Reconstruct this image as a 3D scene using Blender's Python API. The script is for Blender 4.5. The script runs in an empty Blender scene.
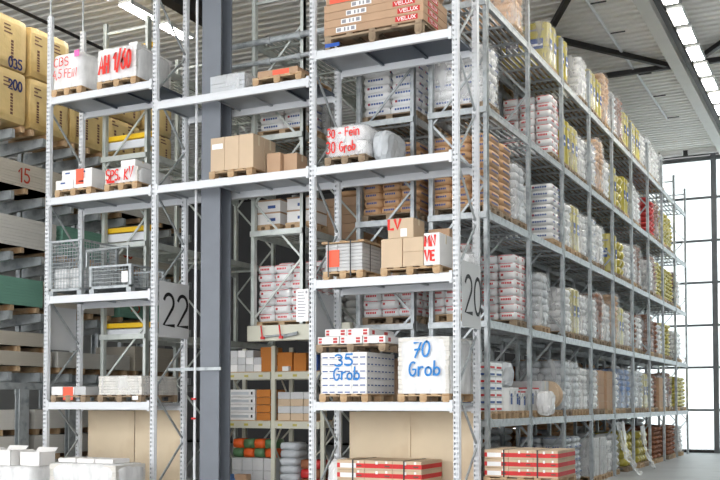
import bpy, math, random
from mathutils import Vector, Matrix
random.seed(7)
SC = bpy.context.scene
COL = SC.collection
R = math.radians

# ------------------------------------------------------------------ camera
FPX, HZ, PITCH, YAW = 1015.0, 402.4, R(2.2), R(26.2)
cam_d = bpy.data.cameras.new('camera')
cam = bpy.data.objects.new('camera', cam_d); COL.objects.link(cam)
cam.location = (0, 0, 2.0)
cam.rotation_euler = (R(90) + PITCH, 0, YAW)
cam_d.sensor_width = 36.0; cam_d.lens = FPX * 36 / 720
cam_d.shift_y = ((HZ - FPX * math.tan(PITCH)) - 240) / 720.0
cam_d.clip_end = 300
SC.camera = cam
# ------------------------------------------------------------------ sky (overcast daylight), exposure
world = bpy.data.worlds.new('overcast_sky'); SC.world = world; world.use_nodes = True
bg = world.node_tree.nodes['Background']
bg.inputs[0].default_value = (0.97, 0.985, 1.0, 1); bg.inputs[1].default_value = 2.6
SC.view_settings.view_transform = 'Standard'; SC.view_settings.look = 'None'
SC.view_settings.gamma = 1; SC.view_settings.use_curve_mapping = False
SC.view_settings.exposure = 0.8
LAMP_STRENGTH = 22.0
SC.cycles.max_bounces = 8; SC.cycles.diffuse_bounces = 5; SC.cycles.transparent_max_bounces = 12
SC.cycles.use_denoising = True

# ------------------------------------------------------------------ materials
def lin(c):
    return tuple((v/255/12.92 if v/255 <= .04045 else ((v/255+.055)/1.055)**2.4) for v in c)
MATS = {}
def mat(name, rgb, rough=.6, metal=0.0, var=.08, scale=6, stretch=(1,1,1), rvar=.04, bump=0, bscale=40, coat=0, second=None, emit=0, trans=0):
    m = bpy.data.materials.new(name); m.use_nodes = True
    nt = m.node_tree; N = nt.nodes; L = nt.links
    p = N['Principled BSDF']
    c = lin(rgb)
    p.inputs['Roughness'].default_value = rough; p.inputs['Metallic'].default_value = metal
    tc = N.new('ShaderNodeTexCoord'); mp = N.new('ShaderNodeMapping'); mp.inputs['Scale'].default_value = stretch
    L.new(tc.outputs['Object'], mp.inputs['Vector'])
    no = N.new('ShaderNodeTexNoise'); no.inputs['Scale'].default_value = scale; no.inputs['Detail'].default_value = 4
    L.new(mp.outputs[0], no.inputs['Vector'])
    oi = N.new('ShaderNodeObjectInfo')
    a = N.new('ShaderNodeMath'); a.operation = 'MULTIPLY_ADD'; a.inputs[1].default_value = var*4; a.inputs[2].default_value = 1 - var*2 - rvar
    L.new(no.outputs['Fac'], a.inputs[0])
    b = N.new('ShaderNodeMath'); b.operation = 'MULTIPLY_ADD'; b.inputs[1].default_value = rvar*2
    L.new(oi.outputs['Random'], b.inputs[0]); L.new(a.outputs[0], b.inputs[2])
    hs = N.new('ShaderNodeHueSaturation'); hs.inputs['Color'].default_value = (*c, 1)
    L.new(b.outputs[0], hs.inputs['Value'])
    out = hs.outputs[0]
    if second:
        mx = N.new('ShaderNodeMix'); mx.data_type = 'RGBA'
        n2 = N.new('ShaderNodeTexNoise'); n2.inputs['Scale'].default_value = scale*.7; n2.inputs['Detail'].default_value = 6
        L.new(mp.outputs[0], n2.inputs['Vector'])
        cr = N.new('ShaderNodeMapRange'); cr.inputs['From Min'].default_value = .5; cr.inputs['From Max'].default_value = .7
        L.new(n2.outputs['Fac'], cr.inputs[0]); L.new(cr.outputs[0], mx.inputs['Factor'])
        L.new(out, mx.inputs['A']); mx.inputs['B'].default_value = (*lin(second), 1); out = mx.outputs['Result']
    L.new(out, p.inputs['Base Color'])
    if bump:
        n3 = N.new('ShaderNodeTexNoise'); n3.inputs['Scale'].default_value = bscale; n3.inputs['Detail'].default_value = 3
        L.new(mp.outputs[0], n3.inputs['Vector'])
        bu = N.new('ShaderNodeBump'); bu.inputs['Strength'].default_value = bump; bu.inputs['Distance'].default_value = .02
        L.new(n3.outputs['Fac'], bu.inputs['Height']); L.new(bu.outputs[0], p.inputs['Normal'])
    if coat: p.inputs['Coat Weight'].default_value = coat
    if emit:
        p.inputs['Emission Color'].default_value = (1, .97, .9, 1); p.inputs['Emission Strength'].default_value = emit
    MATS[name] = m
    return m
mat('white_paint', (221,223,226), .42, var=.015, scale=3, rvar=.015)
mat('galvanised', (176,181,183), .45, metal=.35, var=.1, scale=9, second=(140,146,150))
mat('pale_galvanised', (198,203,198), .45, metal=.15, var=.06, scale=5, second=(176,182,178))
mat('cream_paint', (205,203,186), .5, var=.05, scale=3)
mat('deck_steel', (170,174,178), .4, metal=.4, var=.08, scale=4)
mat('deck_mesh', (82,90,100), .5, metal=.4, var=.1, scale=60)
mat('frame_grey', (104,107,110), .55, metal=.1, var=.06, scale=3)
mat('dark_steel', (48,46,46), .55, metal=.2, var=.15, scale=5)
mat('column_paint', (114,119,127), .5, var=.05, scale=3)
mat('sign_grey', (204,205,206), .5, var=.02, scale=2)
mat('ink_black', (14,14,16), .6, var=.02)
mat('marker_red', (224,44,34), .6, var=.12, scale=14)
mat('marker_rust', (176,60,34), .7, var=.12, scale=14)
mat('marker_blue', (0,124,200), .5, var=.1, scale=14)
mat('marker_navy', (22,36,98), .5, var=.1, scale=14)
mat('paper_orange', (246,104,78), .7, var=.05, scale=8)
mat('paper_pink', (244,110,180), .7, var=.05)
mat('paper_white', (240,240,240), .7, var=.03)
mat('pallet_wood', (192,164,130), .8, var=.16, scale=5, stretch=(1,1,1), rvar=.14, bump=.3, bscale=30, second=(168,130,90))
mat('old_wood', (160,140,116), .85, var=.18, scale=5, rvar=.16, bump=.3, bscale=30, second=(112,92,74))
mat('cardboard', (186,153,124), .8, var=.05, scale=3, rvar=.06)
mat('cardboard_light', (206,182,154), .8, var=.05, scale=3, rvar=.05)
mat('cardboard_orange', (196,122,52), .8, var=.06, scale=3, rvar=.08)
mat('carton_white', (236,234,232), .65, var=.03, scale=4, rvar=.03)
mat('carton_grey', (200,200,200), .7, var=.05, scale=4, rvar=.05)
mat('carton_tape', (222,208,180), .3, var=.03)
mat('bag_white', (232,232,232), .4, var=.05, scale=5, rvar=.04, bump=.5, bscale=9)
mat('bag_grey', (190,194,198), .4, var=.1, scale=5, rvar=.06, bump=.6, bscale=9)
mat('bag_brown', (206,166,126), .7, var=.07, scale=4, rvar=.07, bump=.5, bscale=8)
mat('bag_dark_brown', (140,86,56), .7, var=.12, scale=4, rvar=.1, bump=.5, bscale=8)
mat('wrapped_white', (238,238,240), .25, var=.06, scale=4, rvar=.03, bump=.9, bscale=10, coat=.4)
mat('wrapped_board', (222,218,210), .3, var=.1, scale=3, stretch=(1,1,9), rvar=.04, bump=.6, bscale=14, coat=.4)
mat('print_blue', (58,88,150), .6, var=.06)
mat('print_red', (206,42,44), .6, var=.06)
mat('print_grey', (150,150,156), .6, var=.06)
mat('print_brown', (110,74,60), .6, var=.06)
mat('foil_yellow', (188,174,68), .35, var=.14, scale=5, rvar=.06, bump=.5, bscale=12, coat=.3)
mat('foil_gold', (210,184,128), .35, var=.12, scale=3, rvar=.05, bump=.5, bscale=9, coat=.3, second=(190,158,98))
mat('paint_yellow', (246,200,30), .45, var=.05)
mat('bag_blue', (84,126,186), .45, var=.12, scale=6, rvar=.08, bump=.5, bscale=9)
mat('bag_red', (190,46,44), .45, var=.1, scale=6, rvar=.08, bump=.5, bscale=9)
mat('bag_green', (88,128,88), .45, var=.1, scale=6, rvar=.08)
mat('bag_orange', (228,98,40), .45, var=.1, scale=6, rvar=.08)
mat('bag_black', (44,44,46), .4, var=.1, rvar=.05)
mat('board_greige', (190,182,168), .85, var=.04, scale=2, stretch=(1,1,30), rvar=.03)
mat('board_pale', (206,203,196), .85, var=.04, scale=2, stretch=(1,1,30), rvar=.03)
mat('board_green', (112,158,140), .85, var=.05, scale=2, stretch=(1,1,30), rvar=.03)
mat('fibreboard', (214,196,168), .8, var=.05, scale=1.6, rvar=.03, second=(200,178,148))
mat('strap_black', (36,36,38), .4)
mat('clamp_red', (206,26,22), .4)
mat('plastic_white', (232,234,234), .35, var=.03)
mat('plastic_blue', (40,88,178), .35, var=.03)
mat('ceiling_metal', (238,236,231), .55, var=.04, scale=.6)
mat('beam_paint', (200,200,196), .5, var=.04, scale=2)
mat('dark_wall', (84,84,84), .8, var=.08, scale=.8)
mat('pale_wall', (150,150,148), .8, var=.05, scale=.8)
mat('concrete', (164,166,168), .45, var=.06, scale=.9, bump=.05, bscale=30, second=(148,150,154))
mat('lamp_diffuser', (255,250,235), .5, var=0, rvar=0, emit=LAMP_STRENGTH)
mat('grey_pipe', (150,154,158), .4, metal=.5, var=.08)
def film_mat(name, lo, hi):
    m = bpy.data.materials.new(name); m.use_nodes = True
    nt = m.node_tree; N = nt.nodes; L = nt.links
    p = N['Principled BSDF']; p.inputs['Base Color'].default_value = (.92,.92,.92,1); p.inputs['Roughness'].default_value = .25
    t = N.new('ShaderNodeBsdfTransparent'); mx = N.new('ShaderNodeMixShader')
    tc = N.new('ShaderNodeTexCoord'); no = N.new('ShaderNodeTexNoise'); no.inputs['Scale'].default_value = 5; no.inputs['Detail'].default_value = 4
    mp = N.new('ShaderNodeMapping'); mp.inputs['Scale'].default_value = (1,1,.45)
    L.new(tc.outputs['Object'], mp.inputs[0]); L.new(mp.outputs[0], no.inputs['Vector'])
    mr = N.new('ShaderNodeMapRange'); mr.inputs['From Min'].default_value = .35; mr.inputs['From Max'].default_value = .68
    mr.inputs['To Min'].default_value = lo; mr.inputs['To Max'].default_value = hi
    L.new(no.outputs['Fac'], mr.inputs[0]); L.new(mr.outputs[0], mx.inputs[0]); L.new(t.outputs[0], mx.inputs[1]); L.new(p.outputs[0], mx.inputs[2])
    bu = N.new('ShaderNodeBump'); bu.inputs['Strength'].default_value = .45; bu.inputs['Distance'].default_value = .02
    L.new(no.outputs['Fac'], bu.inputs['Height']); L.new(bu.outputs[0], p.inputs['Normal'])
    L.new(mx.outputs[0], N['Material Output'].inputs[0]); MATS[name] = m
film_mat('film', .03, .42)
film_mat('loose_film', .2, .7)
film_mat('thick_film', .7, .97)
def poly_mat(name, col, w):
    m = bpy.data.materials.new(name); m.use_nodes = True
    nt = m.node_tree; N = nt.nodes; L = nt.links
    d = N.new('ShaderNodeBsdfDiffuse'); d.inputs[0].default_value = (.7,.72,.73,1)
    t = N.new('ShaderNodeBsdfTranslucent'); mx = N.new('ShaderNodeMixShader'); mx.inputs[0].default_value = w
    tc = N.new('ShaderNodeTexCoord'); no = N.new('ShaderNodeTexNoise'); no.inputs['Scale'].default_value = 1.2
    mp = N.new('ShaderNodeMapping'); mp.inputs['Scale'].default_value = (3,1,.15); L.new(tc.outputs['Object'], mp.inputs[0]); L.new(mp.outputs[0], no.inputs['Vector'])
    hs = N.new('ShaderNodeHueSaturation'); hs.inputs['Color'].default_value = (*col,1)
    mr = N.new('ShaderNodeMapRange'); mr.inputs['To Min'].default_value = .85; mr.inputs['To Max'].default_value = 1.1; L.new(no.outputs['Fac'], mr.inputs[0]); L.new(mr.outputs[0], hs.inputs['Value'])
    L.new(hs.outputs[0], t.inputs[0])
    L.new(d.outputs[0], mx.inputs[1]); L.new(t.outputs[0], mx.inputs[2]); L.new(mx.outputs[0], N['Material Output'].inputs[0]); MATS[name] = m
poly_mat('polycarbonate', (.80,.84,.84), .8)

# ------------------------------------------------------------------ mesh helpers
class MB:
    def __init__(s): s.v=[]; s.f=[]; s.m=[]
    def face(s, pts, mi=0):
        n=len(s.v); s.v += [tuple(p) for p in pts]; s.f.append(tuple(range(n, n+len(pts)))); s.m.append(mi)
    def box(s, x0,x1,y0,y1,z0,z1, mi=0):
        n=len(s.v)
        s.v += [(x0,y0,z0),(x1,y0,z0),(x1,y1,z0),(x0,y1,z0),(x0,y0,z1),(x1,y0,z1),(x1,y1,z1),(x0,y1,z1)]
        for q in ((0,3,2,1),(4,5,6,7),(0,1,5,4),(1,2,6,5),(2,3,7,6),(3,0,4,7)):
            s.f.append(tuple(n+i for i in q)); s.m.append(mi)
        return s
    def bevbox(s, x0,x1,y0,y1,z0,z1, b, mi=0):
        """box with chamfered vertical and top/bottom edges"""
        c=((x0+x1)/2,(y0+y1)/2)
        def ring(i, z):
            xa,xb,ya,yb=x0+i,x1-i,y0+i,y1-i
            return [(xa+b,ya,z),(xb-b,ya,z),(xb,ya+b,z),(xb,yb-b,z),(xb-b,yb,z),(xa+b,yb,z),(xa,yb-b,z),(xa,ya+b,z)]
        rings=[ring(b,z0),ring(0,z0+b),ring(0,z1-b),ring(b,z1)]
        n=len(s.v)
        for r in rings: s.v+=r
        for k in range(3):
            for i in range(8):
                j=(i+1)%8; s.f.append((n+k*8+i,n+k*8+j,n+k*8+8+j,n+k*8+8+i)); s.m.append(mi)
        s.f.append(tuple(n+7-i for i in range(8))); s.m.append(mi)
        s.f.append(tuple(n+24+i for i in range(8))); s.m.append(mi)
        return s
    def tube(s, p0, p1, r, n=8, mi=0, r1=None):
        p0=Vector(p0); p1=Vector(p1); d=(p1-p0).normalized(); r1=r if r1 is None else r1
        a=d.orthogonal().normalized(); b=d.cross(a); k=len(s.v)
        for p,rr in ((p0,r),(p1,r1)):
            for i in range(n):
                t=2*math.pi*i/n; s.v.append(tuple(p+a*rr*math.cos(t)+b*rr*math.sin(t)))
        for i in range(n):
            j=(i+1)%n; s.f.append((k+i,k+j,k+n+j,k+n+i)); s.m.append(mi)
        s.f.append(tuple(k+n-1-i for i in range(n))); s.m.append(mi)
        s.f.append(tuple(k+n+i for i in range(n))); s.m.append(mi)
        return s
    def bar(s, p0, p1, w, t, mi=0):
        """flat bar of rectangular section from p0 to p1 (w across, t thick)"""
        p0=Vector(p0); p1=Vector(p1); d=(p1-p0).normalized()
        up=Vector((0,0,1)) if abs(d.z)<.95 else Vector((0,1,0))
        a=d.cross(up).normalized(); b=a.cross(d).normalized(); k=len(s.v)
        for p in (p0,p1):
            for (i,j) in ((-1,-1),(1,-1),(1,1),(-1,1)): s.v.append(tuple(p+a*t/2*i+b*w/2*j))
        for i in range(4):
            j=(i+1)%4; s.f.append((k+i,k+j,k+4+j,k+4+i)); s.m.append(mi)
        s.f.append((k+3,k+2,k+1,k)); s.m.append(mi); s.f.append((k+4,k+5,k+6,k+7)); s.m.append(mi)
        return s
    def pillow(s, cx,cy,cz, w,d,h, e=5, nx=4,ny=3,nz=2, mi=0, jit=0):
        """soft bag: subdivided box drawn on to a superellipsoid"""
        def pt(u,v,t):
            q=(abs(u)**e+abs(v)**e+abs(t)**e)**(1/e); q=q or 1
            m=max(abs(u),abs(v),abs(t)); k=m/q
            j=1+(random.uniform(-jit,jit) if jit else 0)
            return (cx+u*k*w/2*j, cy+v*k*d/2*j, cz+t*k*h/2*j)
        idx={}
        def vid(i,j,k):
            if (i,j,k) not in idx:
                idx[(i,j,k)]=len(s.v); s.v.append(pt(2*i/nx-1,2*j/ny-1,2*k/nz-1))
            return idx[(i,j,k)]
        for i in range(nx):
            for j in range(ny):
                s.f.append((vid(i,j,0),vid(i,j+1,0),vid(i+1,j+1,0),vid(i+1,j,0))); s.f.append((vid(i,j,nz),vid(i+1,j,nz),vid(i+1,j+1,nz),vid(i,j+1,nz))); s.m+=[mi,mi]
        for i in range(nx):
            for k in range(nz):
                s.f.append((vid(i,0,k),vid(i+1,0,k),vid(i+1,0,k+1),vid(i,0,k+1))); s.f.append((vid(i,ny,k),vid(i,ny,k+1),vid(i+1,ny,k+1),vid(i+1,ny,k))); s.m+=[mi,mi]
        for j in range(ny):
            for k in range(nz):
                s.f.append((vid(0,j,k),vid(0,j,k+1),vid(0,j+1,k+1),vid(0,j+1,k))); s.f.append((vid(nx,j,k),vid(nx,j+1,k),vid(nx,j+1,k+1),vid(nx,j,k+1))); s.m+=[mi,mi]
        return s
    def mesh(s, name, mats, smooth=False):
        me=bpy.data.meshes.new(name); me.from_pydata(s.v,[],s.f)
        for m in ([mats] if isinstance(mats,str) else mats): me.materials.append(MATS[m])
        me.polygons.foreach_set('material_index', s.m)
        if smooth: me.polygons.foreach_set('use_smooth', [True]*len(s.f))
        me.update(); return me
def link(name, me, parent=None, loc=(0,0,0), rz=0):
    o=bpy.data.objects.new(name, me); COL.objects.link(o); o.location=loc
    if rz: o.rotation_euler=(0,0,rz)
    if parent is not None: o.parent=parent
    return o
def tag(o, label, cat, group=None):
    o['label']=label; o['category']=cat
    if group: o['group']=group
    return o
def thing(name, label, cat, loc=(0,0,0), rz=0, group=None):
    o=link(name, None, None, loc, rz); o.empty_display_size=.1
    return tag(o,label,cat,group)
def struct(name, me, parent=None, label=None):
    o=link(name, me, parent)
    if parent is None: o['kind']='structure'
    if label and parent is None: o['label']=label; o['category']=name.split('_')[0]
    return o
CACHE={}
def cached(key, fn):
    if key not in CACHE: CACHE[key]=fn()
    return CACHE[key]
def boxmesh(w,d,h,m,bev=0):
    key=('box',round(w,3),round(d,3),round(h,3),m,bev)
    def f():
        b=MB(); (b.bevbox(-w/2,w/2,-d/2,d/2,0,h,bev) if bev else b.box(-w/2,w/2,-d/2,d/2,0,h)); return b.mesh('box_'+m,m)
    return cached(key,f)

# ------------------------------------------------------------------ stroke lettering
def arc(cx,cy,rx,ry,a0,a1,n=14): return [(cx+rx*math.cos(R(a0+(a1-a0)*i/n)), cy+ry*math.sin(R(a0+(a1-a0)*i/n))) for i in range(n+1)]
G={
'0':(.55,[arc(.27,.5,.25,.5,90,450,22)]), 'o':(.5,[arc(.23,.27,.22,.27,90,450,16)]),
'1':(.42,[[(.05,.68),(.3,1),(.3,0)]]),
'2':(.56,[arc(.27,.73,.24,.27,160,-35,12)+[(.02,0),(.54,0)]]),
'3':(.52,[arc(.22,.75,.24,.25,140,-80,10)+arc(.22,.27,.27,.27,85,-140,12)]),
'4':(.5,[[(.3,1),(.0,.35),(.5,.35)],[(.38,.6),(.38,0)]]),
'5':(.52,[[(.5,1),(.1,1),(.06,.56)]+arc(.22,.3,.28,.3,110,-140,12)]),
'6':(.52,[[(.42,1),(.2,.75)]+arc(.25,.27,.23,.27,160,520,18)]),
'7':(.5,[[(.0,.96),(.5,1),(.18,0)],[(.1,.5),(.45,.54)]]),
'A':(.66,[[(0,0),(.3,1),(.62,0)],[(.1,.36),(.54,.36)]]),
'H':(.58,[[(0,1),(0,0)],[(.5,1),(.5,0)],[(0,.5),(.5,.5)]]),
'/':(.4,[[(0,-.15),(.36,1.1)]]), ',':(.2,[[(.08,.08),(0,-.14)]]), '-':(.4,[[(.02,.45),(.34,.45)]]), '.':(.2,[[(.05,.0),(.09,.05)]]), ' ':(.3,[]),
'C':(.56,[arc(.3,.5,.28,.5,50,310,14)]),
'B':(.54,[[(0,0),(0,1)]+arc(.2,.76,.26,.24,90,-90,8)+arc(.2,.26,.3,.26,90,-90,8)+[(0,0)]]),
'S':(.52,[arc(.25,.75,.23,.25,40,270,10)+arc(.25,.25,.24,.25,90,-140,10)]),
'F':(.5,[[(0,0),(0,1),(.46,1)],[(0,.52),(.38,.52)]]),
'E':(.52,[[(.46,1),(0,1),(0,0),(.48,0)],[(0,.52),(.4,.52)]]),
'I':(.18,[[(.06,0),(.06,1)]]), 'i':(.2,[[(.06,0),(.06,.6)],[(.05,.8),(.09,.84)]]),
'N':(.58,[[(0,0),(0,1),(.5,0),(.5,1)]]), 'K':(.54,[[(0,0),(0,1)],[(.46,1),(0,.45),(.5,0)]]),
'V':(.58,[[(0,1),(.26,0),(.54,1)]]), 'P':(.52,[[(0,0),(0,1)]+arc(.2,.74,.28,.26,90,-90,10)+[(0,.48)]]),
'G':(.6,[arc(.3,.5,.28,.5,60,300,14)+[(.52,.2),(.54,.46),(.3,.46)]]),
'r':(.38,[[(.02,.6),(.04,0)],[(.04,.4),(.16,.58),(.34,.6)]]), 'n':(.46,[[(0,.6),(0,0)],[(0,.4)]+arc(.2,.38,.2,.22,150,0,8)+[(.4,0)]]),
'b':(.5,[[(.02,1),(.02,0)],arc(.23,.27,.22,.27,180,540,16)]), 'e':(.46,[[(.02,.3),(.42,.32)]+arc(.22,.3,.21,.3,5,310,14)]),
'L':(.48,[[(0,1),(0,0),(.44,0)]]), 'U':(.58,[[(0,1),(0,.3)]+arc(.25,.28,.25,.28,180,360,10)+[(.5,1)]]), 'X':(.56,[[(0,0),(.5,1)],[(0,1),(.5,0)]]),
'T':(.52,[[(0,1),(.5,1)],[(.25,1),(.25,0)]]), 'W':(.74,[[(0,1),(.17,0),(.34,.8),(.52,0),(.7,1)]]), 'M':(.66,[[(0,0),(.06,1),(.3,.3),(.54,1),(.6,0)]]),
'R':(.54,[[(0,0),(0,1)]+arc(.2,.74,.26,.26,90,-90,8)+[(0,.48),(.5,0)]]),'Y':(.54,[[(0,1),(.26,.5),(.52,1)],[(.26,.5),(.26,0)]]),
}
def strokes(lines, h, w, origin, u, v, nrm, leading=1.25, slant=.0, wob=0, xs=1.0, off=.004, fit=None):
    """ribbon lettering: lines of text, cap height h, stroke width w, on the plane origin+u*x+v*y"""
    mb=MB(); o=Vector(origin); u=Vector(u); v=Vector(v); n=Vector(nrm); sk=0
    for li,t in enumerate(lines):
        x=0; base=-li*h*leading
        ks=1.0
        if fit: ks=fit/sum((G[c][0]*xs+.14)*h for c in t)
        for ch in t:
            wd,pls=G[ch]; dy=random.uniform(-wob,wob)*h; sc=1+random.uniform(-wob,wob)
            for pl in pls:
                sk+=1
                P=[Vector((x+(p[0]*sc*xs*ks+slant*p[1])*h, base+dy+p[1]*h*sc)) for p in pl]
                Lf=[];Rt=[]
                for i,p in enumerate(P):
                    a=P[max(i-1,0)]; b=P[min(i+1,len(P)-1)]; d=(b-a)
                    d=d.normalized() if d.length>1e-6 else Vector((1,0))
                    e=Vector((-d.y,d.x))*w/2
                    if i==0: p=p-d*w*.3
                    if i==len(P)-1: p=p+d*w*.3
                    Lf.append(p+e); Rt.append(p-e)
                if P and len(P)>2:      # keep sharp corners full width
                    pass
                for i in range(len(P)-1):
                    mb.face([o+u*q.x+v*q.y+n*(off+.0007*sk) for q in (Rt[i],Rt[i+1],Lf[i+1],Lf[i])])
            x+=(wd*xs+.14)*h*sc*ks
    return mb
XU,ZU,YU=(1,0,0),(0,0,1),(0,1,0)
def lettering(parent, name, lines, h, w, origin, m, u=XU, v=ZU, nrm=(0,-1,0), **k):
    return link(name, strokes(lines,h,w,origin,u,v,nrm,**k).mesh(name,m), parent)
def nth(n):
    t=['','first','second','third','fourth','fifth','sixth','seventh','eighth','ninth','tenth','eleventh','twelfth','thirteenth','fourteenth','fifteenth','sixteenth','seventeenth','eighteenth','nineteenth','twentieth']
    return t[n] if n<=20 else 'twenty-'+t[n-20]
ORD=['first','second','third','fourth','fifth','sixth','seventh','eighth','ninth','tenth']

# ================================================================== SETTING
b=MB(); b.box(-40,16,-14,43.2,-.3,0); struct('floor', b.mesh('floor','concrete'))
# corrugated roof sheet: ribs run along X
b=MB(); ys=[]; y=-6.0; z0=12.36; dep=.2
while y<42.6:
    ys+=[(y,z0),(y+.10,z0),(y+.13,z0-dep),(y+.31,z0-dep)]; y+=.34
for (ya,za),(yb,zb) in zip(ys[:-1],ys[1:]):
    b.face([(-32,ya,za),(-32,yb,zb),(16,yb,zb),(16,ya,za)])
b.box(-32,16,-6,42.6,12.45,12.6)
struct('ceiling', b.mesh('ceiling','ceiling_metal'))
b=MB(); b.box(-32.3,-32,-6,42.6,0,12.6); struct('wall_left', b.mesh('wall_left','pale_wall'))
b=MB(); b.box(9,9.3,-6,42.6,0,12.6); struct('wall_right', b.mesh('wall_right','pale_wall'))  # unseen wall, added to keep light off the right-facing sides
# far wall: translucent sheets held in a dark frame
wf=struct('wall_far', (lambda q:(q.box(-32,16,42.3,42.5,0,.12), q.mesh('wall_sill','dark_steel'))[1])(MB()))
levels=[.12,1.70,3.40,5.08,6.79,8.47,10.2,11.75]
xposts=[-5.08+3.6*k for k in range(-1,6)]
for i in range(len(levels)-1):
    for j in range(len(xposts)-1):
        xa,xb=xposts[j],xposts[j+1]
        for s in range(3):
            w=(xb-xa)/3
            me=cached(('pc',i),lambda: MB().box(-w/2+.006,w/2-.006,-.02,.02,.0,levels[i+1]-levels[i]-.012).mesh('wall_pane','polycarbonate'))
            link('wall_pane', me, wf, (xa+w*(s+.5),42.42,levels[i]+.006))
for z in levels[1:]:
    link('wall_rail', boxmesh(24.8,.1,.09 if z<11 else .16,'frame_grey'), wf, (3.6,42.32,z-.05))
for x in xposts:
    link('wall_post', boxmesh(.2,.22,12.2,'frame_grey'), wf, (x,42.25,0))
b=MB(); b.box(-32,-14.6,42.3,42.6,0,12.5); b.box(-12.2,-8.78,42.3,42.6,0,12.5); b.box(-14.6,-12.2,42.3,42.6,2.6,12.5); struct('wall_back', b.mesh('wall_back','dark_wall'))
b=MB(); b.box(-32,16,42.2,42.6,11.9,12.5); struct('trim_1', b.mesh('trim','dark_steel'))
# white duct lengths under the roof edge
for k,(xa,xb) in enumerate(((-9.2,-7.0),(-6.9,-6.05),(-5.85,-4.6),(-4.4,-2.5))):
    o=link('roof_duct', MB().tube((xa,40.9,11.75),(xb,40.9,11.75),.11,12).mesh('duct','carton_white'))
    tag(o,'white tubular duct length under the far roof edge, '+('leftmost','second','third','rightmost')[k]+' of four','duct','white ducts under the far roof edge')
# main roof girder along the aisle, plus one over the left racks
def girder(name,x,z,w,m,y0=-5,y1=42.2,h=.6):
    b=MB(); b.box(x-w/2,x+w/2,y0,y1,z,z+.03); b.box(x-.015,x+.015,y0,y1,z+.03,z+h-.03); b.box(x-w/2,x+w/2,y0,y1,z+h-.03,z+h)
    return struct(name,b.mesh(name,m))
girder('beam_1',-4.52,11.55,.34,'beam_paint')
girder('beam_2',-14.6,11.5,.34,'dark_steel',y1=21.4)
b=MB(); b.box(-4.3,-4.16,-5,42.2,11.66,11.8); struct('beam_3', b.mesh('dark_rail','dark_steel'))  # plain dark box rail along the right of the pale girder
# diagonal roof bracing
for k,(p,q) in enumerate((((-9.6,23.8,12.02),(-4.7,31.2,12.02)),((-9.6,30.9,12.0),(-4.7,30.9,12.0)),((-4.3,30.9,12.0),(3.5,30.9,12.0)),((-4.3,31.0,12.02),(1.5,22.6,12.02)),((-7.55,26.95,12.05),(-5.0,22.0,12.05)))):
    o=struct('trim_%d'%(k+2), MB().bar(p,q,.14,.14).mesh('roof_brace','dark_steel'))
o=struct('trim_7', MB().tube((-5.98,22,12.08),(-5.98,37,12.08),.04,8).mesh('sprinkler_pipe','white_paint'))
for yy in (25.3,27.6,31.5,34,36.8): link('pipe_hanger', MB().bar((-6.0,yy,12.08),(-5.55,yy,12.08),.03,.03).mesh('hanger','dark_steel'), o)
o=struct('trim_8', MB().tube((-18.3,13,11.6),(-18.3,30,11.6),.045,8).mesh('roof_cable','dark_steel'))
# strip lights in two rows
def strip_light(x,y,label,group):
    t=thing('strip_light',label,'light',(x,y,11.58),0,group)
    hm=cached('lh',lambda: MB().box(-.19,.19,-.56,.56,.04,.11).box(-.19,-.17,-.56,.56,0,.04).box(.17,.19,-.56,.56,0,.04).mesh('lamp_housing','plastic_white'))
    link('housing',hm,t)
    dm=cached('ld',lambda: MB().box(-.14,.14,-.53,.53,.012,.038).mesh('lamp_diffuser','lamp_diffuser'))
    link('diffuser',dm,t)
    for s in (-.5,.5): link('hanger_rod',cached('lr',lambda: MB().tube((0,0,.11),(0,0,.79),.008,6).mesh('rod','galvanised')),t,(0,s,0))
    link('louvre',cached('lv',lambda: MB().box(-.012,.012,-.55,.55,-.004,.01).mesh('louvre','plastic_white')),t)
n=0
for k in range(23):  # row carried on towards the camera, out of view, for its light
    strip_light(-3.9,6.4+1.5*k,'strip light hanging beside the pale girder over the aisle, %s from the far wall'%nth(23-k),'strip lights over the aisle')
for k in range(7):
    strip_light(-15.75,12.2+1.5*k,'strip light above the board racks behind frame 22, %s from its far end'%nth(7-k),'strip lights above the board racks')

# steel column
b=MB(); cx0,cx1,cy0,cy1=-11.52,-11.08,16.36,16.76
b.box(cx0,cx1,cy0,cy0+.03,0,12.2); b.box(cx0,cx1,cy1-.03,cy1,0,12.2); b.box((cx0+cx1)/2-.012,(cx0+cx1)/2+.012,cy0+.03,cy1-.03,0,12.2)
col=struct('column', b.mesh('column','column_paint'))
b=MB(); b.tube((-11.6,16.3,.4),(-11.6,16.3,12),.026,10); o=link('conduit', b.mesh('conduit','white_paint')); tag(o,'thin white pipe running up beside the steel column','pipe')
for z in (2.05,1.67): link('clamp', MB().box(-.035,.05,-.05,.0,0,.035).mesh('clamp','clamp_red'), o, (-11.6,16.28,z))

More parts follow.
